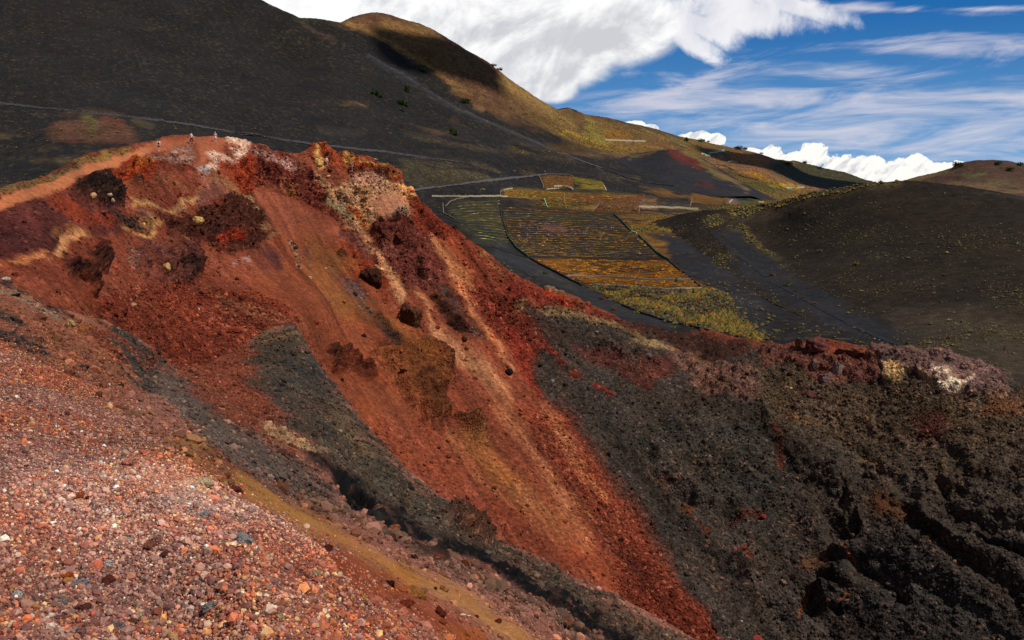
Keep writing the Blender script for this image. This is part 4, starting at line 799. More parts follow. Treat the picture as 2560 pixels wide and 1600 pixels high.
def pick(patch, n, weight):
    fr = slice(patch.nb, patch.nb + patch.ny)
    U, V = patch.U[fr], patch.V[fr]
    vis = (U > -120) & (U < 2690) & (V < 1745)
    wgt = weight(U, V, patch.P[fr], patch.speck[fr]) * vis
    p = wgt.ravel() / wgt.sum()
    i = rng.choice(len(p), n, p=p)
    P = patch.P[fr].reshape(-1, 3)[i]; Nn = patch.N[fr].reshape(-1, 3)[i]; C = patch.col[fr].reshape(-1, 3)[i]
    tang = rng.normal(size=(n, 3)); tang -= (tang * Nn).sum(1, keepdims=True) * Nn
    d = np.linalg.norm(P, axis=1)
    P = P + tang * (1.2 * d / F)[:, None]
    return P, Nn, C, d
def inpoly(U, V, pts):
    pts = np.array(pts, float); ins = np.zeros(U.shape, bool); m = len(pts)
    for i in range(m):
        a, b = pts[i], pts[(i + 1) % m]
        c = (a[1] > V) != (b[1] > V); ins ^= c & (U < (b[0] - a[0]) * (V - a[1]) / ((b[1] - a[1]) or 1e-6) + a[0])
    return ins
def palette(n, entries):
    cs = np.array([lin(e[0]) for e in entries]); p = np.array([e[1] for e in entries], float); p /= p.sum()
    return cs[rng.choice(len(cs), n, p=p)] * rng.uniform(.75, 1.2, (n, 1))

# ------------------------------------------------------------------ gravel on the near shelf
SHELF = [(-200,820),(0,860),(106,920),(212,970),(300,1035),(400,1105),(489,1168),(562,1222),(628,1262),(694,1309),(760,1350),(800,1374),(850,1431),(893,1480),(949,1530),(1015,1570),(1060,1640),(1090,1750),(-200,1750)]
def wshelf(U, V, P, S): return (inpoly(U, V, SHELF) + .25 * inpoly(U - 25, V + 22, SHELF) + .08 * inpoly(U - 70, V + 60, SHELF)) * np.linalg.norm(P, axis=-1) ** 1.6
PALG = [((164,114,106),22),((184,134,120),16),((186,108,80),13),((218,128,70),8),((224,184,142),6),((164,152,154),13),((118,68,64),14),((232,222,206),3),((206,152,132),10),((146,112,112),12),((214,164,80),3)]
P, Nn, C, d = pick(NEAR, 72000, wshelf)
size = np.exp(rng.normal(math.log(.0105), .66, len(P))) + .0003 * d; size = np.clip(size, .005, .085)
PALA = [((196,104,62),20),((202,114,62),8),((168,84,62),18),((226,176,120),8),((120,62,50),14),((184,122,98),12),((236,214,180),3),((150,100,84),8)]
PALB = [((174,136,124),20),((192,148,130),18),((152,118,112),14),((206,180,160),8),((140,92,88),14),((118,84,84),9),((232,220,206),3),((204,140,112),10),((222,160,96),4)]
mixw = sstep(-.5, .5, fbm(P, .55, 3, .6, 201) + .25 * (rng.uniform(-1, 1, len(P))))
cols = np.where((rng.uniform(size=len(P)) < mixw)[:, None], palette(len(P), PALA), palette(len(P), PALB) * np.array([.86, .82, .80])) * .80 + C * .16
cols *= rng.uniform(.45, 1.4, (len(P), 1)) * np.array([1.06, .98, .91])
pc = [NEAR.pt(*ZI.t([c])[0]) for c in ((1480, 330), (1300, 430), (1600, 560), (2050, 1250))]
pale = sum(np.exp(-np.sum((P - np.array(c)) ** 2, 1) / (2 * r * r)) * k for c, r, k in zip(pc, (1.3, 1.8, 1.4, 1.0), (1.0, .8, .7, .5)))
cols = cols * (1 + .35 * np.clip(pale, 0, 1))[:, None] + np.array([.10, .085, .07]) * np.clip(pale, 0, 1)[:, None]
V_, F_, C_ = assemble(ROCK_S, P + Nn * (size * .25)[:, None], size, cols)
tag(link('gravel', mesh_from('gravel', V_, F_, C_, {'speck': np.full(len(V_), .5)}, smooth=False), M_STONE), 'loose purple, orange and grey gravel spread over the near slope', 'gravel', kind='stuff')
# debris over the ochre belt and the lava spur
def wdeb(U, V, P, S): return (~inpoly(U, V, SHELF)) * np.clip(S - .3, .02, 1.4) ** 2
P, Nn, C, d = pick(NEAR, 22000, wdeb)
size = np.clip(np.exp(rng.normal(math.log(.055), .6, len(P))) * (d / 45) ** .5 + .0003 * d, .015, .34)
cols = C * rng.uniform(.5, 1.6, (len(P), 1)) + palette(len(P), [((150,84,56),3),((196,120,70),1),((50,44,42),7),((190,160,130),.6)]) * .10
V_, F_, C_ = assemble(ROCK_S, P + Nn * (size * .15)[:, None], size, cols)
tag(link('slope_debris', mesh_from('slope_debris', V_, F_, C_, {'speck': np.full(len(V_), .5)}, smooth=False), M_STONE), 'brown and dark stones strewn along the lava spur', 'stones', kind='stuff')
# scree on the crater walls
DARKW = [(1300,780),(1700,870),(2000,850),(2700,1000),(2700,1740),(1880,1740),(1740,1560),(1560,1323),(1330,984)]
def wscr(U, V, P, S): return (~inpoly(U, V, DARKW)) * np.clip(S - .22, .015, 1.4) ** 2
P, Nn, C, d = pick(CRATER, 24000, wscr)
size = np.clip(np.exp(rng.normal(math.log(.13), .5, len(P))), .07, .8) * (d / 140)
cols = C * rng.uniform(.45, 1.7, (len(P), 1))
V_, F_, C_ = assemble(ROCK_S[:5], P + Nn * (size * .2)[:, None], size, cols)
tag(link('scree', mesh_from('scree', V_, F_, C_, {'speck': np.full(len(V_), .5)}, smooth=False), M_SCREE), 'small red and pale scree stones scattered down the red crater wall', 'scree', kind='stuff')
def wdrk(U, V, P, S): return inpoly(U, V, DARKW) * np.clip(S - .1, .1, 1.6) ** 1.5
P, Nn, C, d = pick(CRATER, 22000, wdrk)
size = np.clip(np.exp(rng.normal(math.log(.12), .55, len(P))), .07, .75)
cols = C * rng.uniform(.5, 1.6, (len(P), 1))
V_, F_, C_ = assemble(ROCK_S[:6], P + Nn * (size * .2)[:, None], size, cols)
tag(link('lava_rubble', mesh_from('lava_rubble', V_, F_, C_, {'speck': np.full(len(V_), .5)}, smooth=False), M_SCREE), 'dark lava rubble covering the inner crater wall below the rim', 'rubble', kind='stuff')

# ------------------------------------------------------------------ scrub
def scrub(name, patch, n, weight, smed, pal, label, lo=.2, hi=1.6, clump=0.0):
    P, Nn, C, d = pick(patch, n, (lambda U, V, P, S: weight(U, V, P, S) * np.exp(clump * fbm(P.reshape(-1, 3), .035, 3, .6, 307).reshape(U.shape))) if clump else weight)
    size = np.clip(np.exp(rng.normal(math.log(smed), .45, n)), lo, hi)
    cols = palette(n, pal)
    V_, F_, C_ = assemble([OCT, (OCT[0] * [1, .7, 1], OCT[1])], P + np.array([0, 0, 1]) * (size * .25)[:, None], size, cols, tilt=False, squash=.75, jitter=.35)
    tag(link(name, mesh_from(name, V_, F_, C_, {'speck': np.full(len(V_), .5)}, smooth=False), M_LEAF), label, 'scrub', kind='stuff')
OLV = [((84,80,44),5),((110,98,58),4),((128,112,72),3),((96,70,44),2),((128,104,38),2)]
GSC = ZG.t([(690,465),(1000,490),(1790,490),(1950,480),(2060,560),(2130,740),(2390,880),(2360,990),(2200,950),(1900,880),(1600,820),(1300,740),(1000,620)])
scrub('scrub_thicket', VALLEY, 4200, lambda U, V, P, S: inpoly(U, V, GSC) + .25 * inpoly(U - 30, V - 12, GSC) + .25 * inpoly(U + 30, V + 14, GSC) + .15 * inpoly(U - 60, V + 20, GSC), .38, [((76,70,46),5),((92,84,56),4),((104,92,64),3),((86,62,44),2.5),((116,86,42),1)], 'olive and rust scrub growing thick below the vineyard', .22, 1.3)
scrub('slope_scrub', VALLEY, 14000, lambda U, V, P, S: np.clip(S - .3, .0, 1.3) ** 1.8 * (V > 60) * (P[..., 1] < 1100), .30, [(c, k) for c, k in (((78,74,44),5),((92,84,54),4),((104,94,64),2),((84,62,44),2),((116,96,40),1.5))], 'small tufts of dry scrub dotted over the black cinder slopes', .2, 1.1, 2.0)
scrub('ridge_scrub', VALLEY, 14000, lambda U, V, P, S: np.clip(S - .8, 0, .6) * (V > 280) * (U > 1280), .55, [((122,98,42),4),((104,96,48),4),((136,96,36),2),((84,76,44),3)], 'golden-green scrub spreading over old terraces and the far ridge', .25, 1.4, 1.2)
scrub('hill_scrub', HILL, 9500, lambda U, V, P, S: np.clip(S - .1, 0, 1.3) * (.5 + (V > 560)), .20, [((112,102,70),4),((96,86,54),5),((88,82,50),2),((92,68,52),1.5)], 'pale dry tufts dotted over the dark right-hand hill', .12, .8, 2.2)
scrub('foot_scrub', HILL, 900, lambda U, V, P, S: (S > 1.0) * 1.0, .5, OLV, 'yellow-green scrub along the foot of the dark hill', .25, 1.1)

bpy.context.view_layer.update()
# ------------------------------------------------------------------ leafy plants and trees
def leaf_cloud(n, c, r, sz, seed):
    g = np.random.default_rng(seed); p = g.normal(size=(n, 3)); p /= np.linalg.norm(p, axis=1, keepdims=True)
    p = p * (g.uniform(.25, 1, (n, 1)) ** .5) * np.array(r) + np.array(c)
    a = g.normal(size=(n, 3)); b = g.normal(size=(n, 3))
    a /= np.linalg.norm(a, axis=1, keepdims=True); b = np.cross(a, b); b /= np.linalg.norm(b, axis=1, keepdims=True)
    s_ = sz * g.uniform(.6, 1.4, (n, 1))
    V = np.stack([p + a * s_, p + b * s_ * .8, p - a * s_, p - b * s_ * .8], 1).reshape(-1, 3)
    return V, np.arange(n * 4).reshape(n, 4)
def join(parts):
    V, Fa, o = [], [], 0
    for v, f in parts: V.append(v); Fa.append(f + o); o += len(v)
    return np.concatenate(V), np.concatenate(Fa)
def crown_mesh(name, kind, seed):
    g = np.random.default_rng(seed); parts = []
    for i in range(9 if kind == 'pine' else 6):
        t = i / 8.
        if kind == 'pine': c = (g.uniform(-.25, .25), g.uniform(-.25, .25), .22 + .72 * t); r = np.array([.36, .36, .16]) * (1.15 - .8 * t)
        else: c = (g.uniform(-.4, .4), g.uniform(-.4, .4), g.uniform(.25, .6)); r = np.array([.4, .4, .3]) * g.uniform(.7, 1.1)
        parts.append(leaf_cloud(70, c, r, .075, seed * 31 + i))
    V, Fa = join(parts); base = lin((72,92,38) if kind == 'pine' else (70,82,38))
    cl = np.repeat(base[None] * g.uniform(.6, 1.35, (len(V) // 4, 1)), 4, 0)
    return mesh_from(name, V, Fa, cl, {'speck': np.full(len(V), .4)}, smooth=False)
def trunk_mesh(seed):
    g = np.random.default_rng(seed); V, Fa = [], []; ns = 6; o = 0
    def limb(p0, p1, r0, r1):
        nonlocal o
        p0, p1 = np.array(p0), np.array(p1); d = p1 - p0; d /= np.linalg.norm(d); x = np.cross(d, [.3, 1, .2]); x /= np.linalg.norm(x); y = np.cross(d, x)
        for p, r in ((p0, r0), (p1, r1)):
            for k in range(ns): a = 2 * math.pi * k / ns; V.append(p + (x * math.cos(a) + y * math.sin(a)) * r)
        for k in range(ns): Fa.append([o + k, o + (k + 1) % ns, o + ns + (k + 1) % ns, o + ns + k])
        o += 2 * ns
    limb((0, 0, -.1), (.02, .01, .45), .045, .032); limb((.02, .01, .45), (0, .02, .92), .032, .008)
    for i in range(5):
        a = g.uniform(0, 6.28); z = .28 + .11 * i; limb((.01, .01, z), (math.cos(a) * .26, math.sin(a) * .26, z + .1), .016, .005)
    return mesh_from('trunk', np.array(V), np.array(Fa))
M_BARK = plain_mat('bark', (74,56,44), .95, 8, .3)
CROWN = [crown_mesh('crown', 'pine', 5), crown_mesh('crown', 'pine', 9), crown_mesh('crown', 'bush', 12)]
TRUNK = [trunk_mesh(3), trunk_mesh(4)]
TREES = [  # patch, x, y of base, height in sheet px, crown kind, label
 (VALLEY,(ZR,882,712),11,0,'small green pine, left of the close pair high on the black cone'),
 (VALLEY,(ZR,918,728),14,1,'taller green pine, right of the close pair high on the black cone'),
 (VALLEY,(ZR,940,735),8,2,'low green bush touching the right side of the upper pine pair'),
 (VALLEY,(ZR,1142,694),15,1,'single green pine uphill from the trio on the black cone'),
 (VALLEY,(ZR,1078,788),11,0,'left pine of the trio halfway down the black cone'),
 (VALLEY,(ZR,1110,796),14,1,'tallest middle pine of the trio halfway down the black cone'),
 (VALLEY,(ZR,1138,808),11,0,'right pine of the trio halfway down the black cone'),
 (VALLEY,(ZR,1105,842),7,2,'little bush just below the pine trio on the black cone'),
 (VALLEY,(ZR,1270,545),15,0,'dark pine on the tan streak between black and brown slopes'),
 (VALLEY,(ZR,1588,778),14,2,'round dark tree on the lower brown slope, right of the ash track'),
 (VALLEY,(ZR,1480,1012),14,1,'left dark tree at the end of the sandy streak on the cone foot'),
 (VALLEY,(ZR,1510,1025),13,0,'right dark tree at the end of the sandy streak on the cone foot'),
 (VALLEY,(ZR,1805,484),8,2,'left bush on the steep skyline of the brown hill'),
 (VALLEY,(ZR,1845,514),9,2,'right bush on the steep skyline of the brown hill'),
 (VALLEY,(ZW,440,280),10,0,'upright conifer on the far ridge above the red-topped cone'),
 (VALLEY,(ZW,585,288),11,2,'broad tree on the far ridge beside the upright conifer'),
 (VALLEY,(ZW,645,268),5,2,'tiny tree on the far skyline under the small white cloud'),
 (VALLEY,(ZW,930,358),12,2,'large dark tree on the skyline beside the greenhouses'),
 (VALLEY,(ZW,990,362),8,2,'smaller dark tree right of the big skyline tree by the greenhouses'),
 (VALLEY,(ZW,1150,392),5,2,'lone small tree farther right on the far skyline'),
 (VALLEY,(ZW,1400,505),12,2,'dark tree at the top of the shaded far slope'),
 (VALLEY,(ZW,1560,490),8,2,'dark skyline bush above the shaded far slope'),
 (VALLEY,(ZW,1690,540),7,2,'small bush on the falling skyline of the shaded far slope'),
 (HILL2,(ZD,1800,440),13,2,'dark bush on the left skyline of the far right hill'),
 (HILL2,(ZD,2180,425),10,2,'dark bush near the crest of the far right hill'),
 (HILL2,(ZD,2390,430),9,2,'dark bush at the far right edge of the right hill crest'),
 (HILL2,(ZD,2290,480),10,2,'dark green bush below the crest on the far right hill'),
]
for patch, (z, x, y), hpx, kind, lab in TREES:
    (px, py), = z.t([(x, y)]); p = patch.hit(px, py)[0]; h = hpx * p.length / F * 1.05
    t = tag(link('pine_tree' if kind < 2 else 'bushy_tree', None), lab, 'tree' if kind < 2 or hpx > 9 else 'bush', 'trees on the far slopes')
    t.location = p; t.scale = (h, h, h) if kind < 2 else (h * 1.3, h * 1.3, h); t.rotation_euler.z = random.uniform(0, 6)
    link('crown', CROWN[kind], M_LEAF, t); link('trunk', TRUNK[kind % 2], M_BARK, t)
def shrub_mesh(col, seed):
    g = np.random.default_rng(seed); V, Fa = join([leaf_cloud(40, (g.uniform(-.4,.4), g.uniform(-.4,.4), g.uniform(.15,.4)), (.5,.5,.35), .12, seed * 17 + i) for i in range(5)])
    cl = np.repeat(lin(col)[None] * g.uniform(.6, 1.3, (len(V) // 4, 1)), 4, 0)
    return mesh_from('shrub', V, Fa, cl, {'speck': np.full(len(V), .4)}, smooth=False)
SHM = {'yellow': shrub_mesh((132,120,58), 1), 'olive': shrub_mesh((96,96,52), 2), 'orange': shrub_mesh((176,116,34), 3), 'rust': shrub_mesh((128,84,60), 4), 'pale': shrub_mesh((170,164,112), 5)}
SHRUBS = [(HILL,ZH,190,55,22,'olive','olive shrub in the row along the ash track, topmost'),(HILL,ZH,255,105,10,'olive','small olive shrub just below the topmost one by the ash track'),(HILL,ZH,330,165,18,'olive','round olive shrub midway down the ash track edge'),(HILL,ZH,440,225,16,'rust','rusty shrub lowest in the row along the ash track'),
 (HILL,ZH,570,105,12,'olive','olive shrub alone right of the ash track'),(HILL,ZH,520,75,9,'olive','tiny olive shrub right of the topmost track shrub'),(HILL,ZH,1325,610,20,'olive','dark olive shrub low on the hill above the rim crags'),(HILL,ZH,1715,695,15,'olive','olive shrub low on the hill behind the pale cliff'),(HILL,ZH,1715,550,15,'rust','brown shrub uphill from the one behind the pale cliff'),(HILL,ZH,1480,45,10,'rust','reddish shrub among pale tufts on the dark hill'),(HILL,ZH,1565,235,11,'olive','yellowish shrub under the pale tufts on the dark hill'),(HILL,ZH,880,105,9,'pale','pale shrub among the tufts low on the dark hill'),
 (HILL,ZD,490,1240,14,'yellow','yellow shrub left of centre on the dark hill'),(HILL,ZD,840,1365,17,'yellow','big round yellow shrub lower on the dark hill'),(HILL,ZD,220,1190,11,'yellow','yellow shrub nearest the left foot of the dark hill'),(HILL,ZD,512,1108,11,'olive','green shrub highest on the left of the dark hill'),(HILL,ZD,2290,1165,13,'olive','green shrub far to the right on the dark hill'),(HILL,ZD,1670,1468,12,'rust','orange-brown shrub on the middle of the dark hill'),(HILL,ZD,320,1485,13,'yellow','yellow-grey shrub low at the left foot of the dark hill'),(HILL,ZD,40,1470,18,'rust','brown shrub clump at the left foot of the dark hill'),(HILL,ZD,1205,1370,10,'rust','small rusty shrub right of the big yellow one'),
 (VALLEY,ZG,1870,505,24,'orange','big orange bush at the right tip of the vineyard'),(VALLEY,ZG,2080,785,30,'orange','bright orange bush at the right of the olive scrub'),(VALLEY,ZG,2010,600,26,'olive','large olive bush at the right edge of the scrub'),(VALLEY,ZG,1990,770,16,'yellow','yellow bush left of the bright orange bush'),(VALLEY,ZG,970,660,20,'rust','rusty bush beside the dark ash track below the vineyard'),(VALLEY,ZG,1175,690,22,'yellow','yellowish bush at the lower left of the scrub'),(VALLEY,ZG,1370,695,14,'orange','small orange bush inside the olive scrub'),(VALLEY,ZG,860,560,18,'rust','rusty bush near the lower stone terrace'),(VALLEY,ZG,320,320,18,'olive','olive bush against the dark field hedge'),(VALLEY,ZG,1520,830,16,'yellow','yellow bush below the dark wall of the scrub'),(VALLEY,ZG,2140,645,12,'pale','pale shrub alone on the black ash right of the scrub'),(VALLEY,ZG,2340,890,24,'olive','olive bush at the far right corner of the scrub'),
 (VALLEY,ZV,780,208,13,'pale','pale green round shrub left of the upper vineyard'),(VALLEY,ZV,1130,162,9,'olive','green shrub between ash track and upper vineyard'),(VALLEY,ZW,445,1225,15,'rust','brown shrub alone on the ash beside the vineyard'),(VALLEY,ZR,1925,822,9,'yellow','yellow-green bush on the brown slope near the far ridge'),(VALLEY,ZR,995,975,5,'pale','whitish shrub alone low on the black cone'),(VALLEY,ZC,20,862,7,'pale','cream shrub above the vineyard track'),(VALLEY,ZR,992,780,6,'olive','green shrub left of the pine trio'),(VALLEY,ZR,1190,808,6,'olive','green shrub right of the pine trio'),(VALLEY,ZA,880,355,8,'olive','green bush on top of the reddish mound by the road'),(VALLEY,ZA,860,545,11,'olive','green bush on the face of the reddish mound'),
 (CONE,ZW,500,528,7,'pale','pale bush on the right flank of the red-topped cone'),(CONE,ZW,545,555,7,'yellow','yellow bush under the pale one on the red-topped cone'),(CONE,ZW,250,553,5,'olive','left dark dot of a bush on the red-topped cone'),(CONE,ZW,300,580,5,'olive','right dark dot of a bush on the red-topped cone')]
for patch, z, x, y, wpx, c, lab in SHRUBS:
    (px, py), = z.t([(x, y)]); p = patch.hit(px, py)[0]; s_ = wpx * p.length / F * .62
    o = tag(link('shrub', SHM[c], M_LEAF), lab, 'shrub', 'single shrubs on ash and slopes'); o.location = p; o.scale = (s_, s_, s_ * .8); o.rotation_euler.z = random.uniform(0, 6)

# ------------------------------------------------------------------ vineyard rows
M_VINE = terrain_mat('vine_leaf', 1.5, 1.2, .2, .1, .4)
def lerp_poly(pts, t):
    pts = np.array(pts, float); l = np.r_[0, np.cumsum(np.linalg.norm(np.diff(pts, axis=0), axis=1))]; x = t * l[-1]
    return np.array([np.interp(x, l, pts[:, 0]), np.interp(x, l, pts[:, 1])])
def vines(z, left, right, n, pal, label, group, sz=.36, gap=.75, miss=.2, sag=3.0, power=1.0):
    left, right = z.t(left), z.t(right)
    for i in range(n):
        t = ((i + .5) / n) ** power; a, b = lerp_poly(left, t), lerp_poly(right, t)
        k = 80; f = np.linspace(.01, .99, k); q = a[None] * (1 - f[:, None]) + b[None] * f[:, None]
        q[:, 1] += sag * s4 * 4 * f * (1 - f) + 0.5 * np.sin(f * 9 + i)
        P = VALLEY.at(q[:, 0], q[:, 1]); l = np.r_[0, np.cumsum(np.linalg.norm(np.diff(P, axis=0), axis=1))]
        m = max(6, int(l[-1] / gap)); x = np.linspace(0, l[-1], m) + rng.uniform(-.2, .2, m); x = x[rng.uniform(size=m) > miss * (.6 + .8 * rng.uniform())]
        pos = np.stack([np.interp(x, l, P[:, j]) for j in range(3)], 1); pos[:, 2] += .12
        pos[:, :2] += rng.normal(0, .12, (len(pos), 2))
        T = np.gradient(pos, axis=0); T[:, 2] = 0; T /= np.linalg.norm(T, axis=1, keepdims=True) + 1e-9
        S = np.stack([-T[:, 1], T[:, 0], np.zeros(len(T))], 1); up = np.array([0, 0, 1.0]); k5 = len(pos)
        env = .22 + .9 * np.clip(vnoise(pos * .35, 7 + i) + .55 - miss, 0, 1); r = sz * env * rng.uniform(.6, 1.4, k5)
        ring = [(-1, -.35), (-.85, .35), (-.2, .9), (.4, .75), (1, .1), (.7, -.4)]
        V_ = np.stack([pos + S * (a_ * r * rng.uniform(.6, 1.4, k5))[:, None] + up * (b_ * r * rng.uniform(.7, 1.3, k5))[:, None] for a_, b_ in ring], 1).reshape(-1, 3)
        w6 = len(ring); F_ = np.array([[j * w6 + c_, j * w6 + (c_ + 1) % w6, (j + 1) * w6 + (c_ + 1) % w6, (j + 1) * w6 + c_] for j in range(k5 - 1) for c_ in range(w6)])
        C_ = np.clip(palette(k5, pal).repeat(w6, 0) * rng.uniform(.6, 1.35, (len(V_), 1)), .002, .8)
        o = link('vine_row', mesh_from('vine_row', V_, F_, C_, {'speck': np.full(len(V_), .5)}, smooth=False), M_VINE); tag(o, label, 'vine row', group)
YEL = [((142,106,42),5),((118,96,46),3),((150,98,36),2),((100,92,44),2)]; ORA = [((160,100,30),6),((168,114,36),4),((150,84,32),3),((112,92,40),2)]; BRN = [((120,76,48),5),((96,60,44),4),((150,100,40),1)]; GRN = [((110,104,50),5),((136,120,52),4),((150,104,40),2)]
ML = [(955,385),(965,470),(980,560),(1000,690),(1070,785),(1200,872)]; MR = [(2020,455),(2060,500),(2110,570),(2205,662),(2290,710),(2470,880)]
vines(ZV, ML, MR, 26, YEL, 'thin yellow vine row across the dark middle terrace field', 'vine rows of the middle field', .24, .7, .15, 4, .92)
vines(ZV, [(1235,893),(1430,985),(1570,1040)], [(2490,900),(2640,985),(2770,1075)], 12, ORA, 'dense orange vine row in the lower terrace field', 'vine rows of the lower field', .42, .55, .15, 4)
vines(ZV, [(1590,1062),(1770,1128)], [(2790,1090),(2840,1158)], 5, ORA, 'orange vine row between the two white terrace walls', 'vine rows between white walls', .45, .6, .3, 10)
vines(ZV, [(1340,95),(1375,205)], [(1640,105),(1630,200)], 7, BRN, 'brown vine row in the walled top field', 'vine rows of the walled top field', .5, .9, .2, 2)
vines(ZV, [(1650,110),(1640,210)], [(1910,135),(1940,228)], 6, GRN, 'green-yellow vine row in the upper right plot', 'vine rows of the upper right plot', .55, .9, .3, 2)
vines(ZV, [(965,215),(965,285)], [(2300,275),(1560,345)], 7, GRN + ORA[:2], 'yellow-green vine row in the long upper field', 'vine rows of the long upper field', .5, .9, .35, 4)
vines(ZV, [(1560,262),(1565,330)], [(2305,280),(2250,366)], 6, BRN, 'reddish-brown vine row in the curved upper plot', 'vine rows of the curved upper plot', .45, .9, .2, 10)
vines(ZV, [(1880,362),(1835,416)], [(2255,384),(2250,436)], 7, BRN, 'dark brown vine row in the striped plot under the white wall', 'vine rows of the striped plot', .36, .7, .1, 1)
vines(ZV, [(480,350),(440,440),(600,560),(720,720)], [(935,320),(945,450),(975,600),(1030,770)], 15, [((120,112,58),5),((150,146,100),3),((96,92,50),3)], 'grey-green vine row in the dark left field', 'vine rows of the left field', .28, 1.3, .35, -6)
vines(ZV, [(2060,480),(2130,570),(2240,660)], [(2700,480),(2850,600),(2780,720)], 10, ORA + YEL[:2], 'ragged orange vine row right of the green windbreak', 'vine rows right of the windbreak', .5, .9, .4, 4)
vines(ZW, [(0,950),(0,1160)], [(560,960),(380,1170)], 9, YEL + BRN[:1], 'dull yellow vine row below the long white wall', 'vine rows below the long white wall', .42, .8, .35, 3)
# dry pinkish bushes standing between the rows
MF = ZV.t([(1000,560),(2120,590),(2240,680),(2430,860),(1220,860),(1060,760),(1000,680)])
scrub('dry_bushes', VALLEY, 110, lambda U, V, P, S: inpoly(U, V, MF) * 1.0, .6, [((150,104,88),5),((132,92,72),3)], 'dry pinkish bushes standing between the thin vine rows', .4, .9)

# ------------------------------------------------------------------ walls, windbreaks, tracks
def densify(patch, z, pts, step=1.2):
    q = np.array(z.t(pts)); l = np.r_[0, np.cumsum(np.linalg.norm(np.diff(q, axis=0), axis=1))]
    n = max(8, int(l[-1] / 1.5)); x = np.linspace(0, l[-1], n); q = np.stack([np.interp(x, l, q[:, 0]), np.interp(x, l, q[:, 1])], 1)
    return patch.at(q[:, 0], q[:, 1])
def wall(z, pts, h, th, mat, label, cat='wall', name='stone_wall', group=None, patch=None, rag=.12, hs_=.55):
    P = densify(patch or VALLEY, z, pts); T = np.gradient(P, axis=0); T[:, 2] = 0; T /= np.linalg.norm(T, axis=1, keepdims=True) + 1e-9
    S = np.stack([-T[:, 1], T[:, 0], np.zeros(len(T))], 1) * th * .35; hz = hs_ * h * (1 + rag * rng.uniform(-1, 1, len(P))); up = np.zeros_like(P); up[:, 2] = hz; dn = np.array([0, 0, -.5])
    V = np.stack([P - S + dn, P - S * .8 + up, P + S * .8 + up, P + S + dn], 1).reshape(-1, 3); n = len(P); Fa = []
    for i in range(n - 1):
        a = 4 * i; b = a + 4
        for j in range(3): Fa.append([a + j, a + j + 1, b + j + 1, b + j])
    Fa += [[0, 1, 2, 3], [4 * n - 4, 4 * n - 1, 4 * n - 2, 4 * n - 3]]
    tag(link(name, mesh_from(name, V, np.array(Fa), smooth=False), mat), label, cat, group)
def ribbon(name, patch, z, pts, w_, mat, lift=.12):
    P = densify(patch, z, pts); T = np.gradient(P, axis=0); T /= np.linalg.norm(T, axis=1, keepdims=True) + 1e-9
    qq = np.array(z.t(pts)); ll = np.r_[0, np.cumsum(np.linalg.norm(np.diff(qq, axis=0), axis=1))]; xx = np.linspace(0, ll[-1], len(P)); qx, qy = np.interp(xx, ll, qq[:, 0]), np.interp(xx, ll, qq[:, 1])
    e1 = patch.at(qx + 6, qy) - patch.at(qx - 6, qy); e2 = patch.at(qx, qy - 4) - patch.at(qx, qy + 4); Nn = np.cross(e1, e2); Nn /= np.linalg.norm(Nn, axis=1, keepdims=True); S = np.cross(T, Nn); S /= np.linalg.norm(S, axis=1, keepdims=True); S *= w_ / 2 * rng.uniform(.85, 1.15, (len(P), 1))
    up = Nn * lift; V = np.concatenate([P - S + up, P + up * 1.2, P + S + up]); n = len(P); Fa = []
    for r in range(2):
        for i in range(n - 1): Fa.append([r * n + i, r * n + i + 1, (r + 1) * n + i + 1, (r + 1) * n + i])
    tag(link(name, mesh_from(name, V, np.array(Fa)), mat), kind='structure')
M_WHITE = plain_mat('pale_stone', (190,174,146), .95, 1.2, .3); M_GREYW = plain_mat('grey_stone', (118,106,94), .95, 1.0, .4); M_DARKW = plain_mat('dark_stone', (56,50,44), .95, 1.0, .4)
M_BROWNW = plain_mat('brown_stone', (140,112,92), .95, 1.0, .35); M_NET = plain_mat('green_net', (52,84,66), .9, .8, .35); M_NETP = plain_mat('pale_net', (150,186,168), .8, .8, .2); M_TRACK = plain_mat('track_dirt', (82,77,77), .95, .3, .2); M_ASH = plain_mat('ash_track', (42,41,43), .95, .2, .15)
WG = 'stone walls round the vineyard plots'
wall(ZV, [(300,282),(500,285),(750,290),(1010,293)], 1.5, .8, M_WHITE, 'long pale straight wall on the left above the left field', group=WG)
wall(ZV, [(1010,294),(1200,300),(1370,302)], .8, .6, M_BROWNW, 'low brownish wall continuing right of the long pale left wall', group=WG)
wall(ZV, [(945,288),(944,240),(975,222)], 1.2, .7, M_GREYW, 'short upright grey wall at the left corner of the upper field', group=WG)
wall(ZV, [(975,222),(1030,212),(1060,203)], 1.2, .7, M_WHITE, 'short white wall slanting from the upper field corner', group=WG)
wall(ZV, [(1312,85),(1330,130),(1352,180),(1356,210)], 1.2, .9, M_GREYW, 'grey wall dropping from the track junction', group=WG)
wall(ZV, [(1358,300),(1375,345),(1390,400)], 1.2, .6, M_NETP, 'pale greenish short wall between two upper plots', group=WG)
wall(ZV, [(1555,250),(1546,300),(1558,350),(1570,400)], .9, .6, M_BROWNW, 'thin brown wall left of the curved plot', group=WG)
wall(ZV, [(1880,350),(1850,385),(1822,416)], 1.0, .7, M_BROWNW, 'slanting brown wall at the left end of the striped plot', group=WG)
wall(ZV, [(1810,345),(1980,356),(2255,375)], 1.0, .7, M_GREYW, 'grey wall along the top of the striped plot', group=WG)
wall(ZV, [(2255,375),(2419,380),(2600,390),(2818,402)], 2.2, 1.0, M_WHITE, 'long bright white wall right of the striped plot', group=WG)
wall(ZV, [(2262,380),(2258,440)], .8, .6, M_BROWNW, 'short wall closing the striped plot on the right', group=WG)
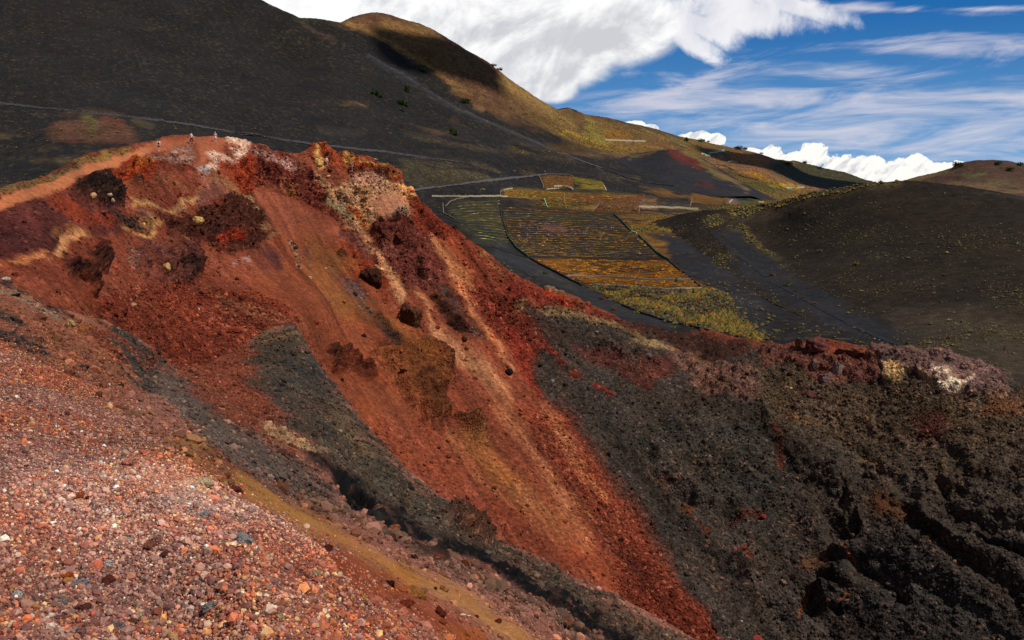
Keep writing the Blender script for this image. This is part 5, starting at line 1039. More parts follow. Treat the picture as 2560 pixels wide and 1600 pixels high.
wall(ZV, [(1450,190),(1530,190),(1590,205),(1630,220)], 1.8, 1.6, M_WHITE, 'broad white rubble wall at the foot of the walled top field', group=WG)
wall(ZV, [(1380,218),(1440,210),(1500,206)], 1.0, .8, M_WHITE, 'thin white wall left of the broad white rubble wall', group=WG)
wall(ZV, [(1922,180),(1934,205),(1946,230)], 1.2, .8, M_WHITE, 'short white wall at the right corner of the upper right plot', group=WG)
wall(ZV, [(405,345),(408,400),(412,455)], .9, .6, M_BROWNW, 'short upright brown wall at the left edge of the left field', group=WG)
wall(ZV, [(412,455),(470,480),(520,512)], .9, .6, M_GREYW, 'grey wall slanting down from the left field corner', group=WG)
wall(ZV, [(430,375),(480,330),(540,310),(600,298)], .8, .6, M_BROWNW, 'curved brown wall round the top of the left field', group=WG)
wall(ZV, [(1570,1047),(1750,1052),(1930,1058),(2060,1064)], .9, .6, M_WHITE, 'upper white terrace wall in the orange vines, left stretch', group=WG)
wall(ZV, [(2060,1064),(2250,1076),(2419,1078),(2770,1082)], .9, .6, M_WHITE, 'upper white terrace wall in the orange vines, right stretch', group=WG)
wall(ZV, [(1790,1132),(2000,1150),(2240,1165),(2480,1175),(2700,1172),(2850,1162)], 1.0, .7, M_WHITE, 'lowest white terrace wall bordering the scrub', group=WG)
wall(ZV, [(720,760),(860,792),(1000,835),(1120,862),(1205,882)], .8, .8, M_DARKW, 'dark wall along the lower edge of the left field', group=WG)
wall(ZV, [(1215,885),(1320,940),(1430,990),(1560,1050),(1720,1132)], 1.3, 1.0, M_DARKW, 'dark wall along the lower left edge of the orange field', group=WG)
wall(ZG, [(1040,640),(1250,720),(1460,790),(1690,835)], 1.0, 1.0, M_DARKW, 'dark wall between scrub and ash track', group=WG)
wall(ZG, [(1690,835),(1900,885),(2150,940),(2350,985)], 1.0, 1.0, M_DARKW, 'dark wall ending at the right tip of the scrub', group=WG)
wall(ZW, [(490,825),(485,870),(470,905)], .8, .7, M_BROWNW, 'short brown wall meeting the long white wall', group=WG)
NG = 'green net windbreaks'
wall(ZV, [(938,372),(945,440),(958,520),(985,620),(1000,690)], 1.2, .6, M_DARKW, 'dark windbreak along the left edge of the middle field', 'windbreak', 'windbreak', NG)
wall(ZV, [(1000,690),(1035,745),(1080,795),(1140,840),(1205,880)], 1.8, .6, M_NET, 'green windbreak curving round the lower left of the middle field', 'windbreak', 'windbreak', NG)
wall(ZV, [(2020,455),(2065,505),(2110,565),(2180,652)], 1.8, .7, M_NET, 'dark green windbreak on the right side of the middle field', 'windbreak', 'windbreak', NG)
wall(ZV, [(2180,652),(2235,668)], 1.6, .9, M_NETP, 'pale green patch of net at the bend of the right windbreak', 'windbreak', 'windbreak', NG)
wall(ZV, [(2250,680),(2330,760),(2419,830),(2538,905)], 1.8, .7, M_NET, 'green windbreak continuing down to the orange field', 'windbreak', 'windbreak', NG)
wall(ZV, [(2538,905),(2660,1000),(2760,1080),(2838,1150)], 1.0, .6, M_DARKW, 'dark fence along the right edge of the orange field', 'fence', 'fence', NG)
wall(ZV, [(965,470),(1150,495),(1400,510),(1700,522),(2080,522)], .9, .5, M_NET, 'thin green net running straight across the middle field', 'windbreak', 'windbreak', NG)
wall(ZV, [(1775,590),(1760,630),(1742,670)], .3, .3, M_GREYW, 'thin pale line of a pipe between the vine rows', 'pipe', 'water_pipe')
FG = 'far walls and nets on the ridge'
wall(ZC, [(880,556),(1000,566),(1260,573)], 2.5, 2.0, M_WHITE, 'white wall across the golden far slope', group=FG)
wall(ZC, [(1060,590),(1100,583),(1140,582)], 2.2, 2.0, M_BROWNW, 'short tan wall under the white far-slope wall', group=FG)
wall(ZW, [(575,394),(615,393)], 3, 3, M_WHITE, 'small white shed roof near the red-topped cone', 'wall', group=FG)
wall(ZW, [(610,404),(660,412)], 3, 4, M_NETP, 'pale green plastic cover beside the white shed', 'plastic cover', 'plastic_cover', group=FG)
wall(ZW, [(655,385),(740,368),(800,358)], 3, 2.5, M_NETP, 'pale green net house on the far slope, left', 'net house', 'net_house', group=FG)
wall(ZW, [(800,362),(850,375),(880,382)], 3, 3, M_NET, 'darker green net house on the far slope, right', 'net house', 'net_house', group=FG)
wall(ZW, [(830,468),(880,467),(920,473)], 2.5, 2, M_WHITE, 'white wall on the pink far slope', group=FG)
wall(ZW, [(1380,718),(1440,714)], 2, 2, M_NETP, 'light green strip of net in the golden far plot', 'net', 'field_net', group=FG)
wall(ZW, [(1480,713),(1550,712)], 2, 2, M_WHITE, 'pale wall right of the light green net', group=FG)
wall(ZW, [(1115,862),(1160,868)], 1.6, 1.4, M_WHITE, 'left white wall at the foot of the far fields', group=FG)
wall(ZW, [(1205,875),(1245,882)], 1.6, 1.4, M_WHITE, 'right white wall at the foot of the far fields', group=FG)
wall(ZW, [(840,878),(855,858),(872,850)], 1.4, 1.0, M_WHITE, 'small curved white wall beside the pink clearing', group=FG)
wall(ZW, [(640,493),(740,493),(800,500),(880,545)], 1.5, 1.5, M_DARKW, 'dark wall on the slope right of the red-topped cone', group=FG)
wall(ZW, [(930,595),(1050,630),(1120,645)], 1.5, 1.5, M_DARKW, 'dark wall below the golden plots', group=FG)
# stone-lined road at the foot of the black cone
RD = [(-300,170),(0,232),(300,270),(600,305),(1100,352),(1500,402),(2000,470),(2419,535),(2700,575),(3000,612),(3419,668),(3919,728),(4419,800),(4540,826)]
ribbon('road', VALLEY, ZA, RD, 5.0, M_TRACK, .35)
M_ROADW = plain_mat('lava_block_wall', (88,84,83), .95, 1.4, .55)
wall(ZA, [(x, y + 6) for x, y in RD], 1.1, .9, M_ROADW, 'long rough grey lava wall along the road under the black cone', rag=.5, hs_=1.0)
ribbon('track', VALLEY, ZV, [(60,222),(150,215),(500,175),(900,125),(1310,80),(1400,70),(1550,76),(1640,92)], 4.0, M_TRACK, .35)
ribbon('track', VALLEY, ZC, [(440,690),(560,730),(700,785),(850,842)], 5.0, M_TRACK, .4)
ribbon('track', VALLEY, ZC, [(850,842),(1000,895),(1120,950),(1250,985),(1500,1006),(1900,1014),(2060,1012)], 7.0, M_ASH, .4)
ribbon('track', HILL, ZW, [(600,1000),(650,1080),(740,1180),(900,1320),(1060,1450),(1200,1570)], 2.4, M_ASH, .12)
ribbon('track', HILL, ZH, [(0,30),(200,120),(400,232),(800,430),(1100,570),(1400,680)], 1.8, M_ASH, .12)
# sign post at the track junction
p = VALLEY.pt(*ZV.t([(1370,70)])[0]); hgt = 8.0 * p.length / F
sp = tag(link('signpost', None), 'thin pale signpost standing at the vineyard track junction', 'signpost'); sp.location = p
bm = bmesh.new(); bmesh.ops.create_cone(bm, segments=8, radius1=.12, radius2=.09, depth=hgt, cap_ends=True, matrix=Matrix.Translation((0, 0, hgt / 2))); me = bpy.data.meshes.new('pole'); bm.to_mesh(me); bm.free(); link('pole', me, M_GREYW, sp)
bm = bmesh.new(); bmesh.ops.create_cube(bm, size=1, matrix=Matrix.Translation((0, -.14, hgt - .35)) @ Matrix.Diagonal((.9, .06, .7, 1))); bmesh.ops.bevel(bm, geom=bm.edges[:], offset=.015); me = bpy.data.meshes.new('board'); bm.to_mesh(me); bm.free(); link('board', me, M_WHITE, sp)

# ------------------------------------------------------------------ boulders (each a thing)
bpy.context.view_layer.update()
BMESH = []
for i in range(8):
    V, Fa = rock_shape(5, 700 + i, 13, .2); V = V * (1 + .09 * ridged(V + i, 2.6, 4, .62, i)[:, None] + .05 * fbm(V + i, 7.0, 3, .6, i)[:, None])
    BMESH.append(mesh_from('boulder', V, Fa, smooth=True))
BOULDERS = [ # patch, zone, x, y(centre), width (zone px), h/w, colour, label
 (NEAR,ZJ,705,1150,175,.62,(158,104,52),'big rounded ochre boulder half buried in the orange slope'),
 (NEAR,ZJ,530,1085,60,.9,(70,38,30),'small dark boulder just uphill of the big ochre one'),
 (NEAR,ZJ,640,1235,130,.4,(140,62,42),'flat red boulder lying against the big ochre boulder'),
 (NEAR,ZJ,905,1305,105,.6,(112,46,34),'dark red boulder right of the big ochre one'),
 (NEAR,ZJ,1345,1370,60,.6,(126,58,38),'small red boulder on the ochre belt, lower right'),
 (NEAR,ZJ,1180,1330,34,.8,(120,56,34),'tiny red stone between two larger red boulders on the belt'),
 (NEAR,ZJ,870,1120,36,.6,(90,50,34),'tiny brown stone uphill on the ochre belt'),
 (NEAR,ZJ,1272,852,62,.7,(112,104,98),'grey block on the crest of the dark lava spur'),
 (NEAR,ZJ,890,880,75,.75,(136,64,46),'red block at the left of the red group on the spur'),
 (NEAR,ZJ,1002,888,36,1.1,(158,70,50),'narrow bright red block of the group on the spur'),
 (NEAR,ZJ,1092,932,66,.85,(122,62,40),'brown-red block right in the red group on the spur'),
 (NEAR,ZJ,1042,952,52,.8,(204,150,124),'pale pink stone in front of the red group on the spur'),
 (NEAR,ZJ,1182,1040,70,.8,(132,84,62),'brown stone by the shaded side of the spur'),
 (NEAR,ZJ,1840,1362,100,.7,(126,74,46),'brown boulder low under the spur'),
 (NEAR,ZJ,1625,1002,52,.55,(142,110,86),'tan stone on the crest of the spur, lower down'),
 (NEAR,ZJ,1478,945,36,.6,(138,92,68),'small brown stone on the spur crest'),
 (NEAR,ZJ,1412,972,30,.6,(128,96,80),'tiny grey-brown stone on the spur crest'),
 (NEAR,ZJ,272,622,74,.7,(134,84,58),'brown boulder at the upper end of the stony strip'),
 (NEAR,ZJ,556,662,105,.4,(158,88,58),'long reddish slab on the edge of the shaded lava'),
 (NEAR,ZJ,112,520,82,.7,(166,120,90),'tan boulder at the foot of the black lava hollow'),
 (NEAR,ZJ,45,822,110,.3,(96,44,34),'thin rusty slab on the edge of the gravel'),
 (NEAR,ZJ,1660,1085,70,.7,(120,98,84),'grey-brown boulder in the stony strip'),
 (NEAR,ZJ,1500,1180,60,.7,(140,104,86),'tan boulder in the middle of the stony strip'),
 (NEAR,ZJ,700,880,60,.7,(96,60,48),'dark brown boulder in the stony strip'),
 (NEAR,ZJ,350,760,56,.7,(176,104,80),'salmon boulder in the upper stony strip'),
 (NEAR,ZJ,320,1190,48,1.2,(238,170,78),'bright yellow-orange stone at the gravel edge'),
 (NEAR,ZE,50,97,86,.4,(206,192,172),'pale grey boulder beside the far-left shelf path'),
 (NEAR,ZE,750,832,95,.9,(158,96,54),'orange-brown boulder in the left rubble'),
 (NEAR,ZE,655,790,90,.7,(202,170,112),'pale yellow rock touching the orange-brown boulder'),
 (NEAR,ZE,530,932,90,.75,(128,82,48),'brown boulder below the pale yellow rock'),
 (NEAR,ZE,640,1255,84,.6,(140,74,48),'reddish boulder above the gravel shelf'),
 (NEAR,ZE,790,1195,90,.5,(74,60,62),'dark grey boulder in the brown band'),
 (NEAR,ZE,1140,1372,66,.7,(62,44,40),'dark boulder beside the slate-grey patch'),
 (NEAR,ZE,920,1465,60,.9,(122,72,46),'brown boulder under the slate-grey patch'),
 (NEAR,ZE,1182,955,64,.6,(132,80,54),'brown boulder at the top of the slate-grey patch'),
 (NEAR,ZE,1272,950,44,.7,(104,50,52),'maroon stone at the top of the slate-grey patch'),
 (NEAR,ZE,205,728,46,.7,(226,150,110),'peach stone far left in the rubble'),
 (NEAR,ZE,410,692,40,.6,(232,168,132),'light peach stone at the upper left of the rubble'),
 (NEAR,ZE,170,770,70,.5,(70,44,40),'dark stone below the peach one at far left'),
 (NEAR,ZE,140,520,86,.4,(50,40,38),'black slab on the far-left ash strip'),
 (NEAR,ZI,610,1085,130,.5,(150,146,148),'large bluish grey stone in the gravel at lower left'),
 (NEAR,ZI,806,1072,104,.55,(120,58,46),'large dark red stone right of the blue-grey one'),
 (NEAR,ZI,470,1222,68,.7,(168,160,152),'grey stone below the blue-grey one'),
 (NEAR,ZI,652,1258,100,.6,(118,72,58),'brown stone below the dark red one'),
 (NEAR,ZI,900,1415,130,.55,(156,134,132),'broad purple-grey stone near the bottom edge'),
 (NEAR,ZI,1000,1372,60,.9,(128,88,66),'brown upright stone beside the purple-grey one'),
 (NEAR,ZI,1112,1402,66,.7,(216,164,92),'ochre yellow stone near the bottom edge'),
 (NEAR,ZI,1600,1245,120,.5,(152,142,138),'grey stone in the lower right gravel'),
 (NEAR,ZI,1700,1262,86,.4,(232,182,122),'cream stone right of the grey one in the gravel'),
 (NEAR,ZI,600,425,66,.7,(204,104,52),'orange stone in the middle of the gravel shelf'),
 (NEAR,ZI,660,440,40,.8,(110,56,46),'dark red stone touching the orange one'),
 (NEAR,ZI,500,190,70,.6,(216,176,124),'tan stone high on the gravel shelf'),
 (NEAR,ZI,990,175,130,.4,(206,134,112),'long pink stone high on the gravel shelf'),
 (NEAR,ZI,1530,312,130,.55,(226,196,150),'big cream rock on the gravel shoulder'),
 (NEAR,ZI,1690,330,52,.9,(216,170,104),'tan stone right of the big cream rock'),
 (NEAR,ZI,1775,372,100,.5,(122,58,54),'dark red slab right of the big cream rock'),
 (NEAR,ZI,1815,442,48,.8,(238,120,52),'bright orange stone below the dark red slab'),
 (NEAR,ZI,1832,755,120,.65,(176,168,162),'speckled grey rock on the right of the gravel'),
 (NEAR,ZI,1810,815,76,.4,(130,58,42),'red slab under the speckled grey rock'),
 (NEAR,ZI,2372,1000,64,.8,(216,184,146),'tan stone near the right edge of the gravel'),
 (NEAR,ZI,812,940,70,.6,(230,226,216),'white stone in the middle of the gravel'),
 (NEAR,ZI,975,748,56,.5,(222,216,208),'white flat stone in the upper middle gravel'),
 (NEAR,ZI,1200,750,70,.9,(196,132,112),'pink stone in the heap at the gravel middle'),
 (NEAR,ZI,1130,800,90,.8,(166,98,76),'brown stone in the heap at the gravel middle'),
 (NEAR,ZI,1250,860,80,.8,(118,70,58),'dark brown stone in the heap at the gravel middle'),
 (NEAR,ZI,520,1030,76,.8,(222,112,44),'vivid orange stone left in the gravel'),
 (NEAR,ZI,130,1170,80,.7,(232,226,216),'white stone at the lower left of the gravel'),
 (NEAR,ZI,1560,560,90,.7,(176,168,164),'grey stone on the pale part of the gravel shoulder'),
 (NEAR,ZI,2120,1340,60,.7,(230,204,140),'pale yellow stone low on the right gravel'),
 (NEAR,ZI,1055,1315,60,.7,(226,206,170),'cream stone low in the middle gravel'),
 (CRATER,ZF,1112,335,196,.9,(70,40,26),'dark brown block like a stump on the red wall'),
 (CRATER,ZF,1455,690,215,1.15,(88,54,36),'tall dark brown crag beside the pale scree stream'),
 (CRATER,ZF,565,765,60,.8,(148,60,42),'small red boulder alone on the scree apron'),
 (CRATER,ZF,1022,900,48,.7,(62,38,30),'dark boulder above the bulging rock'),
 (CRATER,ZF,1965,925,76,.7,(92,52,38),'brown boulder at the foot of the dark streak'),
 (CRATER,ZF,1985,1020,50,.8,(116,62,44),'reddish boulder under the dark streak'),
 (CRATER,ZF,1715,825,48,.6,(150,62,42),'small red boulder beside the pale stream'),
 (CRATER,ZF,2382,1235,76,.9,(40,30,30),'black boulder at the border of red and dark slopes'),
 (CRATER,ZF,1405,1215,66,.6,(130,78,48),'ochre boulder on the bulging rock'),
 (CRATER,ZF,505,350,34,.7,(240,206,176),'white stone on the olive streak'),
 (CRATER,ZF,695,575,32,.8,(150,100,84),'pinkish stone on the olive streak'),
 (CRATER,ZF,655,265,26,.5,(230,190,160),'small white stone above the olive streak'),
 (CRATER,ZF,810,1320,34,1.1,(54,30,26),'dark stone left of the bulging rock'),
 (CRATER,ZE,1575,240,66,1.1,(216,170,106),'pale yellow rock in the dark crag'),
 (CRATER,ZE,1875,655,30,.8,(232,226,214),'white stone on the left scree'),
 (CRATER,ZE,1250,605,60,.5,(186,150,110),'tan stone on the left scree'),
 (CRATER,ZE,1160,690,80,.5,(84,40,32),'dark red stone on the left scree'),
 (CRATER,ZE,2110,600,44,.5,(96,48,36),'dark stone high on the left scree'),
 (CRATER,ZA,882,1085,60,1.1,(222,172,120),'tall cream rock in the dark patch under the path'),
 (CRATER,ZA,1032,1080,40,.7,(220,184,140),'small cream rock right in the dark patch under the path'),
 (CRATER,ZA,1052,1130,56,.7,(192,176,136),'grey-yellow rock low in the dark patch under the path'),
 (CRATER,ZA,970,1240,60,.5,(140,84,76),'mauve rock below the dark patch'),
 (CRATER,ZA,1860,1312,110,.5,(206,160,92),'yellow rock on the dark crag below the bowl'),
 (CRATER,ZA,1460,1298,50,.4,(126,70,58),'brown stone under the yellow lip of the bowl'),
 (CRATER,ZB,590,768,66,1.1,(232,180,108),'yellow rock leaning on the rim crags'),
 (CRATER,ZB,1120,750,46,.9,(176,120,92),'separate rock standing behind the rim crags'),
 (CRATER,ZB,682,905,44,.6,(222,176,120),'cream stone below the ledge of the rim'),
 (CRATER,ZB,803,1018,40,.7,(232,200,146),'pale yellow stone on the cliff edge'),
 (CRATER,ZB,1235,970,60,.8,(226,182,128),'cream block on the top of the pale cliff'),
 (CRATER,ZB,1470,1085,110,.6,(218,148,86),'orange knob at the right end of the pale cliff'),
 (CRATER,ZH,300,590,115,1.1,(96,62,46),'pointed brown crag, left of the pair on the rim'),
 (CRATER,ZH,482,580,235,.85,(98,56,50),'big rounded maroon crag, right of the pair on the rim'),
 (CRATER,ZH,810,650,240,.45,(112,62,44),'long rusty crag right of the maroon crag'),
 (CRATER,ZH,150,832,60,.9,(84,72,66),'grey boulder on the left of the rubble rim'),
 (CRATER,ZH,385,1065,200,.75,(84,50,44),'dark maroon crag in the rubble below the rim'),
 (CRATER,ZH,655,830,100,2.0,(128,104,92),'tall grey slab among the rim crags'),
 (CRATER,ZH,430,780,130,1.2,(112,84,76),'grey-brown block among the rim crags'),
 (CRATER,ZH,560,900,130,1.1,(126,94,88),'mauve block beside the tall grey slab'),
 (CRATER,ZH,850,900,150,.6,(96,60,54),'brown block right of the tall grey slab'),
 (CRATER,ZH,215,1020,26,.5,(226,206,150),'small yellow stone left in the rubble'),
 (CRATER,ZG,1295,1090,58,.8,(110,98,92),'grey boulder on the upper dark wall'),
 (CRATER,ZG,705,1005,34,.9,(120,106,98),'small grey boulder high on the dark wall'),
 (CRATER,ZG,800,865,40,.6,(132,122,110),'pale grey stone by the yellow rim line'),
 (CRATER,ZG,375,1325,34,.8,(140,144,150),'bluish stone on the dark wall near the red slope'),
 (CRATER,ZG,220,880,30,1.0,(170,140,124),'pale stone at the top of the red border'),
 (CRATER,ZK,1235,565,56,.9,(62,58,54),'dark boulder at the middle of the lava wall'),
 (CRATER,ZK,700,440,44,.6,(90,74,62),'brown boulder at the left of the lava wall'),
 (CRATER,ZK,780,730,44,.7,(130,52,38),'red stone on the dark lava wall'),
 (CRATER,ZK,655,925,34,.7,(124,50,36),'small red stone below another on the lava wall'),
 (CRATER,ZK,640,1392,13,.8,(236,232,226),'tiny white stone at the bottom of the dark wall'),
 (CRATER,ZK,735,1498,90,.35,(130,52,40),'red stones at the very bottom of the dark wall'),
]
for i, (patch, z, x, y, wz, asp, c, lab) in enumerate(BOULDERS):
    (px, py), = z.t([(x, y)]); wpx = wz * z.k; hpx = wpx * asp
    p, n = patch.hit(px, py + hpx * .25); s_ = wpx * p.length / F / 1.5
    o = tag(link('boulder', BMESH[i % 8], M_BOULDER), lab, 'boulder', 'boulders and loose rocks')
    o.location = p + n * s_ * asp * .22; o.scale = (s_, s_ * .85, s_ * asp * 1.15); o.rotation_euler = (random.uniform(-.25, .25), random.uniform(-.25, .25), random.uniform(0, 6.28))
    il = {NEAR: 1.2, CRATER: 1.2}[patch]
    if z in (ZH, ZK, ZG): il = 1.1
    if z is ZH and wz > 90: o.location -= n * s_ * asp * .2; o.scale *= .88
    o.color = (*(lin(c) / il), 1)
for x, y, s_, lab in ((1062,1366,46,'larger white scrap lying on the ochre slope'), (1105,1376,26,'smaller white scrap beside the larger one on the ochre slope')):
    (px, py), = ZJ.t([(x, y)]); p = NEAR.pt(px, py); k = s_ * s5 * p.length / F / 2
    V = np.array([(-1,-.3,0),(-.2,-.4,.12),(.9,-.2,0),(1,.25,.1),(.1,.4,.2),(-.9,.3,.05)]) * k; V = np.concatenate([V, V + [0, 0, .02]])
    Fa = [[0,1,4,5],[1,2,3,4],[6,11,10,7],[7,10,9,8],[0,6,7,1],[1,7,8,2],[2,8,9,3],[3,9,10,4],[4,10,11,5],[5,11,6,0]]
    o = tag(link('white_scrap', mesh_from('white_scrap', V, np.array(Fa), smooth=False), M_WHITE), lab, 'scrap', 'white scraps'); o.location = p + Vector((0, 0, .04)); o.rotation_euler = (.3, .2, .4)

# ------------------------------------------------------------------ people
M_SKIN = plain_mat('skin', (226,180,152), .6, 30, .06); M_HAIR = plain_mat('hair', (48,34,26), .7, 60, .2); M_EYE = plain_mat('eye', (30,24,22), .3, 40, .1)
def cloth(n, c): return plain_mat(n, c, .9, 25, .12)
CL = dict(white=cloth('white_cloth', (236,234,232)), black=cloth('black_cloth', (34,32,34)), khaki=cloth('khaki_cloth', (84,78,52)), navy=cloth('dark_cloth', (36,26,44)), pink=cloth('pink_cloth', (244,168,180)), red=cloth('red_cloth', (196,44,40)), grey=cloth('grey_cloth', (136,140,150)), shoe=cloth('pale_shoe', (226,216,204)), hat=cloth('pale_hat', (226,214,206)))
def skin(name, verts, edges, radii, mat, parent, sub=2):
    me = bpy.data.meshes.new(name); me.from_pydata(verts, edges, []); o = bpy.data.objects.new(name, me); COL.objects.link(o)
    m = o.modifiers.new('Skin', 'SKIN'); m.use_smooth_shade = True
    for i, r in enumerate(radii): me.skin_vertices[0].data[i].radius = r if isinstance(r, tuple) else (r, r)
    me.skin_vertices[0].data[0].use_root = True
    sm = o.modifiers.new('Sub', 'SUBSURF'); sm.levels = sub; sm.render_levels = sub
    dg = bpy.context.evaluated_depsgraph_get(); me2 = bpy.data.meshes.new_from_object(o.evaluated_get(dg)); me2.name = name
    bpy.data.objects.remove(o); bpy.data.meshes.remove(me)
    for pl in me2.polygons: pl.use_smooth = True
    return link(name, me2, mat, parent)
def blobm(name, c, r, mat, parent, cut=None):
    V, Fa = ico(3); V = V * np.array(r) + np.array(c)
    if cut is not None: V[:, 2] = np.maximum(V[:, 2], cut)
    return link(name, mesh_from(name, V, Fa), mat, parent)
def person(px, py, hpx, facing, pose, top, bottom, long_leg, hat, label, bag=None, skirt=False, vest=None):
    p = CRATER.hit(px, py)[0]; root = tag(link('person', None), label, 'person', 'hikers on the crater rim')
    root.location = p; sc = hpx * 1.1 * p.length / F / 1.72; root.scale = (sc, sc, sc); root.rotation_euler.z = facing
    J = dict(pel=(0,0,.96), sp=(0,-.01,1.15), ch=(0,-.01,1.34), nk=(0,0,1.49), hd=(0,-.02,1.57), h2=(0,-.02,1.66))
    st = pose.get('stride', .0)
    for s, sg in (('L', 1), ('R', -1)):
        a = pose.get('arm' + s, ((.06, 0, -.28), (.02, -.08, -.25)))
        sh = (sg * .19, 0, 1.42); el = (sh[0] + sg * a[0][0], sh[1] + a[0][1], sh[2] + a[0][2]); wr = (el[0] + sg * a[1][0], el[1] + a[1][1], el[2] + a[1][2])
        J['sh' + s], J['el' + s], J['wr' + s] = sh, el, wr
        f = st * sg; J['hp' + s] = (sg * .1, 0, .90); J['kn' + s] = (sg * .11, -.04 - f * .55 if f > 0 else -.03 - f * .3, .50); J['an' + s] = (sg * .11, -f * .9, .09 + (.06 if f < 0 else 0)); J['to' + s] = (sg * .13, -f * .9 - .17, .03 + (.01 if f < 0 else 0))
    names = list(J); idx = {n: i for i, n in enumerate(names)}; vs_ = [J[n] for n in names]
    R = dict(pel=(.15,.11), sp=(.13,.10), ch=(.16,.11), nk=.055, hd=.075, h2=.082)
    for s in 'LR': R.update({'sh'+s: .065, 'el'+s: .045, 'wr'+s: .03, 'hp'+s: .085, 'kn'+s: .055, 'an'+s: .038, 'to'+s: .035})
    ed = [('pel','sp'),('sp','ch'),('ch','nk'),('nk','hd'),('hd','h2')]
    for s in 'LR': ed += [('ch','sh'+s),('sh'+s,'el'+s),('el'+s,'wr'+s),('pel','hp'+s),('hp'+s,'kn'+s),('kn'+s,'an'+s),('an'+s,'to'+s)]
    rad = [R[n] for n in names]; E = [(idx[a], idx[b]) for a, b in ed]
    for s, sg in (('L', 1), ('R', -1)):                       # palm, four curled fingers of unequal length, thumb from the palm's side
        wr = Vector(J['wr'+s]); d = (wr - Vector(J['el'+s])).normalized(); side = d.cross(Vector((1, 0, 0))).normalized() if abs(d.x) < .9 else Vector((0, 1, 0)); inn = d.cross(side)
        pi = len(vs_); vs_.append(tuple(wr + d * .06)); rad.append((.032, .02)); E.append((idx['wr'+s], pi))
        for k, ln in enumerate((.068, .078, .072, .056)):
            o_ = side * (.027 - .018 * k); a1 = wr + d * .095 + o_; a2 = a1 + d * ln * .55 + inn * .008; a3 = a2 + d * ln * .4 + inn * .022
            b = len(vs_); vs_ += [tuple(a1), tuple(a2), tuple(a3)]; rad += [.009, .0085, .0075]; E += [(pi, b), (b, b + 1), (b + 1, b + 2)]
        b = len(vs_); t1 = wr + d * .05 + side * .036; vs_ += [tuple(t1), tuple(t1 + d * .032 + side * .02 + inn * .01)]; rad += [.011, .009]; E += [(pi, b), (b, b + 1)]
    b = len(vs_); vs_.append((0, -.115, 1.60)); rad.append(.014); E.append((idx['hd'], b))      # nose
    skin('body', vs_, E, rad, M_SKIN, root)
    for sg in (1, -1):
        blobm('eye', (sg * .032, -.096, 1.63), (.011, .008, .008), M_EYE, root); blobm('ear', (sg * .085, -.005, 1.615), (.012, .022, .03), M_SKIN, root)
    blobm('mouth', (0, -.094, 1.555), (.024, .008, .006), cloth('lips', (150,84,78)), root)
    if hat: 
        blobm('hat', (0, -.01, 1.69), (.11, .12, .085), hat, root, 1.675)
    blobm('hair', (0, .012, 1.66), (.097, .105, .095), M_HAIR, root, 1.60)
    # shirt with short sleeves
    k = ['sp','ch','nk','shL','shR']; vv = [J['pel']] + [J[n] for n in k[:2]] + [(0, 0, 1.46)] + [J['shL'], J['shR']]
    mid = lambda a, b, t: tuple(Vector(J[a]).lerp(Vector(J[b]), t))
    vv += [mid('shL','elL',.6), mid('shR','elR',.6)]
    skin('shirt', vv, [(0,1),(1,2),(2,3),(2,4),(2,5),(4,6),(5,7)], [(.165,.125),(.15,.118),(.178,.128),.065,.082,.082,.07,.07], top, root)
    if vest: skin('vest', [(0, 0, 1.0), (0, -.005, 1.16), (0, -.01, 1.34), (0, 0, 1.45)], [(0,1),(1,2),(2,3)], [(.175,.135),(.165,.13),(.17,.145),(.10,.10)], vest, root)
    if skirt: vv = [(0,0,1.04), (0,0,.9), (0,0,.62)]; skin('skirt', vv, [(0,1),(1,2)], [(.15,.115),(.19,.15),(.24,.19)], bottom, root)
    else:
        t = .93 if long_leg else .55; far = 'an' if long_leg else 'kn'
        vv = [(0,0,1.03), J['pel']] ; e = [(0,1)]; r = [(.155,.118),(.165,.125)]
        for s in 'LR':
            b = len(vv); vv += [J['hp'+s]]; e.append((1, b)); r.append(.102)
            if long_leg: vv += [J['kn'+s], mid('kn'+s,'an'+s,.85)]; e += [(b, b+1), (b+1, b+2)]; r += [.075, .06]
            else: vv += [mid('hp'+s,'kn'+s,.75)]; e.append((b, b+1)); r.append(.085)
        skin('trousers' if long_leg else 'shorts', vv, e, r, bottom, root)
    for s in 'LR':
        skin('shoe', [mid('an'+s,'to'+s,-.15), mid('an'+s,'to'+s,.3), J['to'+s]], [(0,1),(1,2)], [.052,.055,.045], CL['shoe'], root, 1)
    if bag: blobm('backpack', (0, .17, 1.26), (.15, .10, .22), bag, root)
    return root
HIPS = dict(armL=((.16,.02,-.22),(-.10,-.10,-.16)), armR=((.16,.02,-.22),(-.10,-.10,-.16)))
person(397.5, 379, 24, .25, dict(HIPS, stride=.06), CL['white'], CL['khaki'], False, None, 'hiker in black vest and dark shorts, hands on hips, leftmost on the path', vest=CL['black'])
person(479, 358.5, 23, 1.35, dict(stride=.28, armL=((.04,-.10,-.26),(0,-.16,-.18)), armR=((.04,.10,-.26),(0,.02,-.25))), CL['white'], CL['navy'], True, None, 'hiker in white top and dark trousers striding along the summit path', bag=CL['navy'])
person(539, 356.3, 22, .1, dict(stride=.05), CL['pink'], CL['white'], False, CL['hat'], 'hiker in pink top and white skirt standing at the summit edge', skirt=True)
person(817, 415.5, 20, .5, dict(stride=.12), CL['white'], CL['grey'], False, CL['hat'], 'hiker in white shirt and pale hat below the rim crags')
person(879.5, 429, 22, -.2, dict(stride=.12, armL=((.10,.02,-.25),(-.02,-.12,-.2))), CL['red'], CL['grey'], True, None, 'hiker in red jacket and grey trousers on the ledge')
pb = tag(blobm('rucksack', (0, 0, .2), (.24, .18, .3), CL['black'], None), 'black rucksack on the ground left of the hiker in red', 'rucksack'); pb.location = CRATER.hit(873.5, 427)[0]

